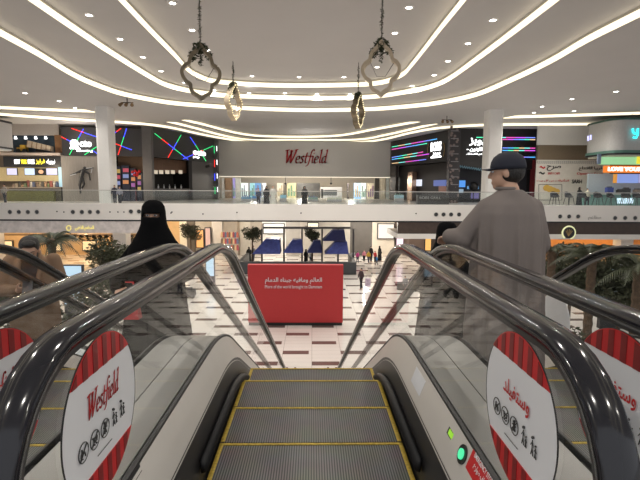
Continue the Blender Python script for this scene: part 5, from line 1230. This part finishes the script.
ABAYA = mat('black abaya cloth', (.0045, .0045, .005), .95, noise=.2, scale=3, spec=.08)
def veiled(x, y, z, H, rz, label, eyeslit=True, vox=.012, name='person', hands=True, armraise=True):
    s = H / 1.68; t = thing(name, label, 'person', (x, y, z), None, rz); S_ = Matrix.Scale(s, 4)
    b = MB(); Mh = head_bones(b, 1.43, 1.0, 0, 0, (0, -.02))
    b.bone((0, 0, 1.40), .05, (0, 0, .9), .12); b.bone((-.09, 0, .88), .09, (-.09, 0, .08), .045); b.bone((.09, 0, .88), .09, (.09, 0, .08), .045)
    for sx in (-1, 1): b.bone((sx * .09, .03, .05), .035, (sx * .09, -.14, .035), .032)
    L = Vector((-.30, -.02, 1.05)); Rr = Vector((.27, -.06, 1.06)); wl = Vector((-.24, -.24, .98)); wr = Vector((.10, -.27, 1.0))
    b.bone((-.14, 0, 1.28), .045, L, .04); b.bone(L, .035, wl, .026); b.bone((.14, 0, 1.28), .045, Rr, .04); b.bone(Rr, .035, wr, .026)
    if hands: hand(b, wl, (.3, -1, -.3), (-.3, 0, 1), 1, .6, 1); hand(b, wr, (-1, -.4, 0), (0, -.5, 1), 1, .6, -1)
    bo = blob('body', b.xf(S_), SKIN, t, vox * .8, 2)
    if eyeslit: eyes(bo, S_ @ Mh)
    r = MB(); rings = []
    for zz, rx, ry, f in ((.03, .34, .27, .04), (.4, .30, .24, .04), (.8, .255, .20, .03), (1.05, .235, .18, .02), (1.22, .20, .15, .01), (1.32, .15, .12, 0), (1.40, .10, .10, 0)): rings.append(ring(zz, 0, 0, rx, ry, 72, f, 13, zz * 3))
    r.loft(rings); r.bone((-.13, 0, 1.27), .075, L, .075); r.bone(L, .08, wl, .07); r.bone((.13, 0, 1.27), .075, Rr, .075); r.bone(Rr, .08, wr, .07)
    blob('abaya', r.xf(S_), ABAYA, t, vox, 3)
    v = MB(); n = 48; cy = -.012
    prof = [(1.02, .275, .21), (1.15, .25, .195), (1.27, .205, .175), (1.36, .155, .15), (1.43, .118, .128), (1.48, .101, .128), (1.520, .098, .127), (1.534, .0965, .120), (1.562, .096, .115), (1.578, .095, .113), (1.62, .088, .105), (1.655, .066, .080), (1.672, .03, .04)]
    rg = [[Vector((rx * math.cos(2 * PI * i / n), cy + ry * math.sin(2 * PI * i / n), zz)) for i in range(n)] for zz, rx, ry in prof]
    v.add([p for q in rg for p in q], []); 
    for i in range(len(rg) - 1):
        for j in range(n):
            a = 2 * PI * (j + .5) / n
            if eyeslit and i == 7 and abs(((a - 1.5 * PI + PI) % (2 * PI)) - PI) < .80: continue
            v.f.append((i * n + j, i * n + (j + 1) % n, (i + 1) * n + (j + 1) % n, (i + 1) * n + j)); v.m.append(0)
    v.f.append(tuple(range((len(rg) - 1) * n, len(rg) * n))); v.m.append(0)
    o = mk('veil', v.xf(S_), ABAYA, t, True, local=True); evald(o, [('SOLIDIFY', dict(thickness=.006, offset=0))])
    return t
yw = 3.98
wv = veiled(-1.355, yw, drop(yw), 1.685, .12, 'woman in a black niqab and abaya riding the left escalator, facing the camera')
t = thing('handbag', 'small red bag at the side of the veiled woman', 'bag', (-1.40 - .10, yw - .26, drop(yw) + .72)); bx, by, bz = WPOS[t.name]
mk('bag_body', MB().hexa([(bx - .10, by - .05, bz), (bx + .10, by - .05, bz), (bx + .10, by + .03, bz), (bx - .10, by + .03, bz)], [(bx - .08, by - .035, bz + .17), (bx + .08, by - .035, bz + .17), (bx + .08, by + .015, bz + .17), (bx - .08, by + .015, bz + .17)]), RED, t)
mk('strap', MB().tube([(bx - .07, by, bz + .16), (bx - .05, by - .01, bz + .30), (bx + .05, by - .01, bz + .30), (bx + .07, by, bz + .16)], .008, 6), RED, t)
veiled(1.27, 4.3, drop(4.3), 1.66, PI, 'person in black veil lower on the right escalator, beyond the man in the cap', False)

# ---- the man with the phone
COAT = mat('tan wool coat', (.21, .13, .08), .85, noise=.15, scale=6); SHIRT = mat('charcoal shirt', (.035, .035, .04), .8)
def man_phone():
    x, y = -2.63, 4.34; z = drop(y); t = thing('person', 'dark haired man in a tan coat looking down at his phone', 'person', (x, y, z), None, .35); t.scale = (.92, .92, .92); b = MB()
    Mh = head_bones(b, 1.415, 1.06, .12, .42, (0, -.07)); b.bone((0, -.01, 1.46), .055, (0, .02, 1.2), .12); b.bone((0, .02, 1.2), .13, (0, 0, .92), .13)
    for sx in (-1, 1): b.bone((sx * .1, 0, .9), .085, (sx * .11, -.01, .48), .058); b.bone((sx * .11, -.01, .48), .055, (sx * .11, .03, .08), .04); b.bone((sx * .11, .05, .045), .04, (sx * .12, -.15, .035), .036)
    sl, sr = Vector((-.19, .01, 1.40)), Vector((.19, .01, 1.40)); el, er = Vector((-.27, -.05, 1.12)), Vector((.27, -.04, 1.12)); wl, wr = Vector((-.07, -.30, 1.16)), Vector((.12, -.26, 1.02))
    for a, e, w_ in ((sl, el, wl), (sr, er, wr)): b.bone(a, .05, e, .04); b.bone(e, .038, w_, .027)
    hand(b, wl, (.75, -.6, .25), (-.2, -.5, -.8), 1, .5, 1); hand(b, wr, (-.9, -.5, 0), (.2, -.6, .8), 1, .7, -1)
    o = blob('body', b, SKIN, t, .009, 2); eyes(o, Mh, True, True)
    c = MB(); rings = [ring(zz, 0, .01, rx, ry, 72, f, 9, zz) for zz, rx, ry, f in ((.62, .235, .17, .02), (.8, .23, .17, .015), (1.0, .22, .16, .01), (1.2, .225, .155, 0), (1.33, .215, .14, 0), (1.41, .16, .11, 0), (1.455, .085, .085, 0))]; c.loft(rings)
    for a, e, w_ in ((sl, el, wl), (sr, er, wr)): c.bone(a, .072, e, .066, 14); c.bone(e, .064, w_.lerp(e, .15), .05, 14)
    blob('coat', c, COAT, t, .011, 2)
    mk('shirt_front', MB().loft([[Vector((w_ * math.cos(a), -.005 - d * 1, zz)) + Vector((0, -.02 * math.sin(a + PI / 2) * 0, 0)) for a in (PI, 1.25 * PI, 1.5 * PI, 1.75 * PI, 2 * PI)] for zz, w_, d in ((.95, .03, .165), (1.15, .055, .163), (1.3, .08, .150), (1.42, .06, .105), (1.46, .045, .09))], False), SHIRT, t, local=True)
    cl = MB()
    for sx in (-1, 1): cl.tube([(sx * .03, -.178, .98), (sx * .065, -.172, 1.2), (sx * .095, -.145, 1.34), (sx * .08, -.07, 1.46), (sx * .06, .05, 1.49)], [.012, .018, .024, .022, .018], 8)
    mk('lapels', cl, COAT, t, True, local=True)
    tr = MB()
    for sx in (-1, 1): tr.bone((sx * .1, 0, .9), .11, (sx * .11, -.01, .5), .08); tr.bone((sx * .11, -.01, .5), .08, (sx * .11, .03, .09), .065)
    blob('trousers', tr, SHIRT, t, .015, 2); sho = MB()
    for sx in (-1, 1): sho.bone((sx * .11, .06, .045), .045, (sx * .12, -.17, .04), .04)
    mk('shoes', sho, BLACK, t, True, local=True)
    h = MB(); h.ball((0, .028, .150), (.088, .098, .090), 24, 16); h.ball((0, -.045, .205), (.062, .045, .032), 16, 10); h.ball((0, .05, .09), (.076, .06, .07), 16, 10); blob('hair', h.xf(Mh), HAIR, t, .009, 2)
    bd = MB(); 
    for sx in (-1, 1): bd.tube([(sx * .064, -.02, .095), (sx * .060, -.045, .06), (sx * .04, -.072, .03), (0, -.086, .016)], [.005, .008, .009, .009], 8)
    bd.tube([(-.024, -.093, .064), (0, -.098, .067), (.024, -.093, .064)], .004, 6); mk('beard', bd.xf(Mh), HAIR, t, True, local=True)
    loc = Matrix.Translation((x, y, z)) @ Matrix.Rotation(.35, 4, 'Z'); pc = loc @ ((wl + Vector((.10, -.12, .04))) * .92)
    ph_ = thing('phone', 'dark phone held up by the man in the tan coat', 'phone', pc); M = Matrix.Translation(pc) @ Matrix.Rotation(.35, 4, 'Z') @ Matrix.Rotation(rad(-35), 4, 'X')
    mk('phone_case', MB().box((-.038, -.004, -.075), (.038, .004, .075)).xf(M), mat('grey phone case', (.10, .10, .11), .3, .4), ph_); mk('screen', MB().box((-.035, .004, -.070), (.035, .0055, .070)).xf(M), glow('phone screen', (.6, .7, .8), .6), ph_)
man_phone()

# ---- small figures
def figure(x, y, z, H, rz, kind, top, bottom, label, group=None, walk=0, bag=None):
    s = H / 1.72; t = thing('person', label, 'person', (x, y, z), group, rz); Sc = Matrix.Scale(s, 4); V = .028 if z > -2 or y > 25 else .018
    b = MB(); head_bones(b, 1.48, 1.0); b.bone((0, 0, 1.46), .05, (0, 0, .95), .12)
    for sx in (-1, 1):
        f = sx * walk; kn = Vector((sx * .09, -.16 * f - .02, .48)); ft = Vector((sx * .09, -.22 * f + (.08 if f < 0 else 0), .07)); b.bone((sx * .09, 0, .9), .085, kn, .055); b.bone(kn, .055, ft, .038); b.bone(ft + Vector((0, .03, -.03)), .035, ft + Vector((0, -.14, -.035)), .03)
        e = Vector((sx * .25, .10 * f, 1.12)); w_ = Vector((sx * .24, .04 * f - .10, .90)); b.bone((sx * .18, 0, 1.38), .048, e, .04); b.bone(e, .036, w_, .026); b.bone(w_, .025, w_ + Vector((0, -.03, -.12)), .02)
    blob('body', b.xf(Sc), SKIN, t, V * .7, 1)
    c = MB()
    if kind in ('robe', 'abaya'):
        c.loft([ring(zz, 0, 0, rx, ry, 32, .02, 9) for zz, rx, ry in ((.06, .28, .24), (.6, .24, .19), (1.0, .22, .17), (1.3, .22, .15), (1.44, .10, .09))])
        for sx in (-1, 1): e = Vector((sx * .25, .10 * sx * walk, 1.12)); w_ = Vector((sx * .24, .04 * sx * walk - .10, .92)); c.bone((sx * .17, 0, 1.37), .07, e, .07); c.bone(e, .07, w_, .055)
        blob('robe', c.xf(Sc), top, t, V, 1)
    else:
        c.bone((0, 0, 1.36), .16, (0, 0, 1.0), .155)
        for sx in (-1, 1): e = Vector((sx * .25, .10 * sx * walk, 1.12)); w_ = Vector((sx * .24, .04 * sx * walk - .10, .93)); c.bone((sx * .17, 0, 1.38), .07, e, .06); c.bone(e, .058, w_, .045)
        blob('shirt', c.xf(Sc), top, t, V, 1); l = MB()
        for sx in (-1, 1): f = sx * walk; kn = Vector((sx * .09, -.16 * f - .02, .48)); ft = Vector((sx * .09, -.22 * f + (.08 if f < 0 else 0), .12)); l.bone((sx * .08, 0, .93), .115, kn, .075); l.bone(kn, .075, ft, .06)
        blob('trousers', l.xf(Sc), bottom, t, V, 1)
    h = MB()
    if kind == 'abaya': h.ball((0, .015, 1.60), (.105, .12, .135), 16, 10); h.bone((0, .01, 1.55), .10, (0, .02, 1.38), .13); h.v = [Vector((v.x, max(v.y, -.075), v.z)) for v in h.v]; mk('veil', h.xf(Sc), top, t, True, local=True)
    elif kind == 'robe' and bag == 'white': h.ball((0, .02, 1.64), (.10, .115, .10), 16, 10); h.bone((0, .05, 1.62), .09, (0, .08, 1.40), .12); h.v = [Vector((v.x, max(v.y, -.045), v.z)) for v in h.v]; mk('headscarf', h.xf(Sc), STICK, t, True, local=True)
    else: h.ball((0, .028, 1.645), (.084, .09, .088), 14, 10); mk('hair', h.xf(Sc), HAIR, t, True, local=True)
    return t
def cl(n, c): return mat('cloth ' + n, c, .85)
def gp(px, py): p = onZ(px, py, GZ); return p.x, p.y
x, y = gp(361, 289.5); figure(x, y, GZ, 1.68, -1.0, 'casual', cl('dark plum', (.05, .03, .035)), cl('black', (.01, .01, .012)), 'person in dark clothes walking over the plaza right of the red hoarding', walk=.5)
t = thing('shopping_bag', 'pale violet bag beside the walking person on the plaza', 'bag', (x + .52, y, GZ + .25)); bx, by, bz = WPOS[t.name]
mk('bag_body', MB().box((bx - .20, by - .10, bz), (bx + .20, by + .10, bz + .62)), mat('violet white bag', (.55, .45, .6), .6, noise=.4, scale=6), t); mk('handle', MB().tube([(bx - .1, by, bz + .62), (bx, by, bz + .80), (bx + .1, by, bz + .62)], .012, 5), STICK, t)
L_ = [(371, 262, 'casual', 'black', (.012, .012, .014), 1.75, 'person in black at the left of the group by the bright clothes stand'), (379.5, 261, 'abaya', 'black2', (.01, .01, .011), 1.65, 'woman in black abaya at the right of the group by the clothes stand'),
      (353, 262, 'casual', 'white blue', (.55, .6, .7), 1.2, 'child in pale blue at the right end of the play area'), (357.5, 263, 'casual', 'magenta', (.6, .08, .3), 1.25, 'child in magenta beside the pale blue one'), (364, 262, 'casual', 'pink', (.75, .3, .4), 1.3, 'child in pink under the lit shop front'),
      (368.5, 263.5, 'casual', 'yellow', (.75, .5, .08), 1.35, 'child in yellow in front of the person in black'), (375, 263, 'casual', 'red', (.6, .05, .05), 1.3, 'child in red between the two black figures'), (376.5, 265.5, 'casual', 'blue', (.05, .25, .6), 1.0, 'small child in bright blue in front of the red one'),
      (306, 264.5, 'abaya', 'black3', (.01, .01, .011), 1.6, 'woman in black in front of the play area wall'), (311, 264, 'casual', 'white', (.75, .75, .75), 1.35, 'child in white beside the woman at the play area wall'),
      (249, 262, 'abaya', 'black4', (.012, .012, .013), 1.62, 'woman in black at the left end of the play area, left of the pair'), (253.5, 261.5, 'casual', 'greyw', (.3, .3, .32), 1.7, 'person in grey at the left end of the play area, right of the woman'),
      (101, 296, 'abaya', 'black5', (.012, .012, .013), 1.55, 'small black-robed figure on the plaza seen over the left handrail'),
      (458, 304, 'abaya', 'black6', (.02, .02, .025), 1.6, 'dark robed figure on the plaza seen through the right glass, left of the brown one'), (469, 307, 'casual', 'brown', (.14, .08, .06), 1.7, 'person in brown on the plaza seen through the right glass'),
      (426, 296, 'casual', 'black7', (.012, .012, .013), 1.6, 'person in black jacket on the bench seen through the right glass'), (405, 293, 'casual', 'grey', (.25, .25, .26), 1.3, 'child in grey near the bench seen through the right glass'), (452, 252, 'casual', 'beige', (.3, .25, .2), 1.7, 'person in beige under the brown band beyond the rail')]
for k, (px, py, kd, nm, c, H, lb) in enumerate(L_):
    x, y = gp(px, py); y = min(y, 50.5); figure(x, y, GZ, H, (k * 1.7) % 2 - 1 + (PI if k % 3 == 0 else 0), kd, cl(nm, c), cl('trouser %d' % (k % 2), ((.02, .02, .03), (.08, .09, .13))[k % 2]), lb, walk=(k % 2) * .5)
# bench with people bags
x, y = gp(414, 292); t = thing('bench', 'dark rounded bench on the plaza seen through the right balustrade glass', 'bench', (x, y, GZ))
mk('seat', stadium(x - 1.3, x + .5, y + .5, y + 1.3, GZ + .32, GZ + .5, .35), BLACK, t); mk('base', stadium(x - 1.15, x + .35, y + .65, y + 1.15, GZ, GZ + .32, .2), DARKSTEEL, t)
def armchair(px, py, rz, lb, m):
    x, y = gp(px, py); t = thing('armchair', lb, 'armchair', (x, y, GZ), None, rz)
    mk('seat', MB().box((-.35, -.35, .18), (.35, .35, .44)), m, t, local=True); mk('backrest', MB().box((-.38, .30, .18), (.38, .48, .85)), m, t, local=True)
    for sx in (-1, 1):
        mk('armrest', MB().box((min(sx * .36, sx * .5), -.35, .15), (max(sx * .36, sx * .5), .45, .62)), m, t, local=True)
        for sy in (-1, 1): mk('leg', MB().tube([(sx * .36, sy * .3, .18), (sx * .38, sy * .33, 0)], .025, 6), DARKSTEEL, t, local=True)
BLKF = mat('black lounge fabric', (.03, .03, .033), .7); GRYF = mat('pale grey lounge fabric', (.45, .44, .43), .8)
for k, (px, py, m, lb) in enumerate(((165, 296, BLKF, 'black lounge armchair seen through the left glass, leftmost of the four'), (176, 290, GRYF, 'pale grey lounge armchair behind the black ones'), (188, 298, BLKF, 'black lounge armchair below the handrail crest, rightmost of the four'), (172, 305, GRYF, 'pale grey lounge armchair nearest to the viewer'))): armchair(px, py, k * 1.4 + .4, lb, m)
# upper gallery walkers
for px, kd, nm, c, H, lb, bg_ in ((266.5, 'abaya', 'gb1', (.01, .01, .012), 1.68, 'woman in black abaya walking on the gallery under the lettered wall', None), (273, 'robe', 'gb2', (.42, .41, .38), 1.74, 'man in pale grey robe beside the woman in black on the gallery', None),
        (304.5, 'abaya', 'gb3', (.01, .01, .012), 1.70, 'lone woman in black abaya on the gallery before the dark grey shopfront', None), (258.5, 'casual', 'gb4', (.03, .04, .08), 1.5, 'person in dark blue on the gallery left of the robed pair', None), (115, 'casual', 'gb5', (.03, .03, .05), 1.7, 'person in dark clothes on the gallery just right of the left white column', None),
        (120, 'casual', 'gb6', (.25, .25, .3), 1.6, 'person in grey on the gallery before the arcade cabinets', None), (5, 'casual', 'gb7', (.4, .35, .3), 1.75, 'person at the food counter by the left picture edge', None), (579, 'abaya', 'gb8', (.012, .012, .012), 1.75, 'person in black seated by the hoarding above the bar stools', None), (587, 'casual', 'gb9', (.65, .62, .5), 1.65, 'person in cream beside the one in black at the hoarding', None)):
    p = onY(px, 200, 42.4 if px < 300 or px > 500 else 41.2); figure(p.x, p.y, 0, H, .3 * math.sin(px), kd, cl(nm, c), cl('gt', (.02, .02, .03)), lb, walk=.4, bag=bg_)

# ---- copies that look alike are told apart by their order from the left
bylab = {}
for o in S.objects:
    if o.parent is None and o.get('label') and o.get('category'): bylab.setdefault(o['label'], []).append(o)
ORD = ['leftmost', 'second from left', 'third from left', 'fourth from left', 'fifth from left', 'sixth from left', 'seventh from left', 'eighth from left', 'ninth from left']
MI = RM.transposed()
def scrx(o): v = MI @ (o.location - CAM); return v.x / -v.z
for lb, L in bylab.items():
    if 1 < len(L) <= 9:
        L.sort(key=scrx); n = len(L)
        for i, o in enumerate(L):
            w_ = 'rightmost' if i == n - 1 else ORD[i]
            o['label'] = lb + ', ' + w_
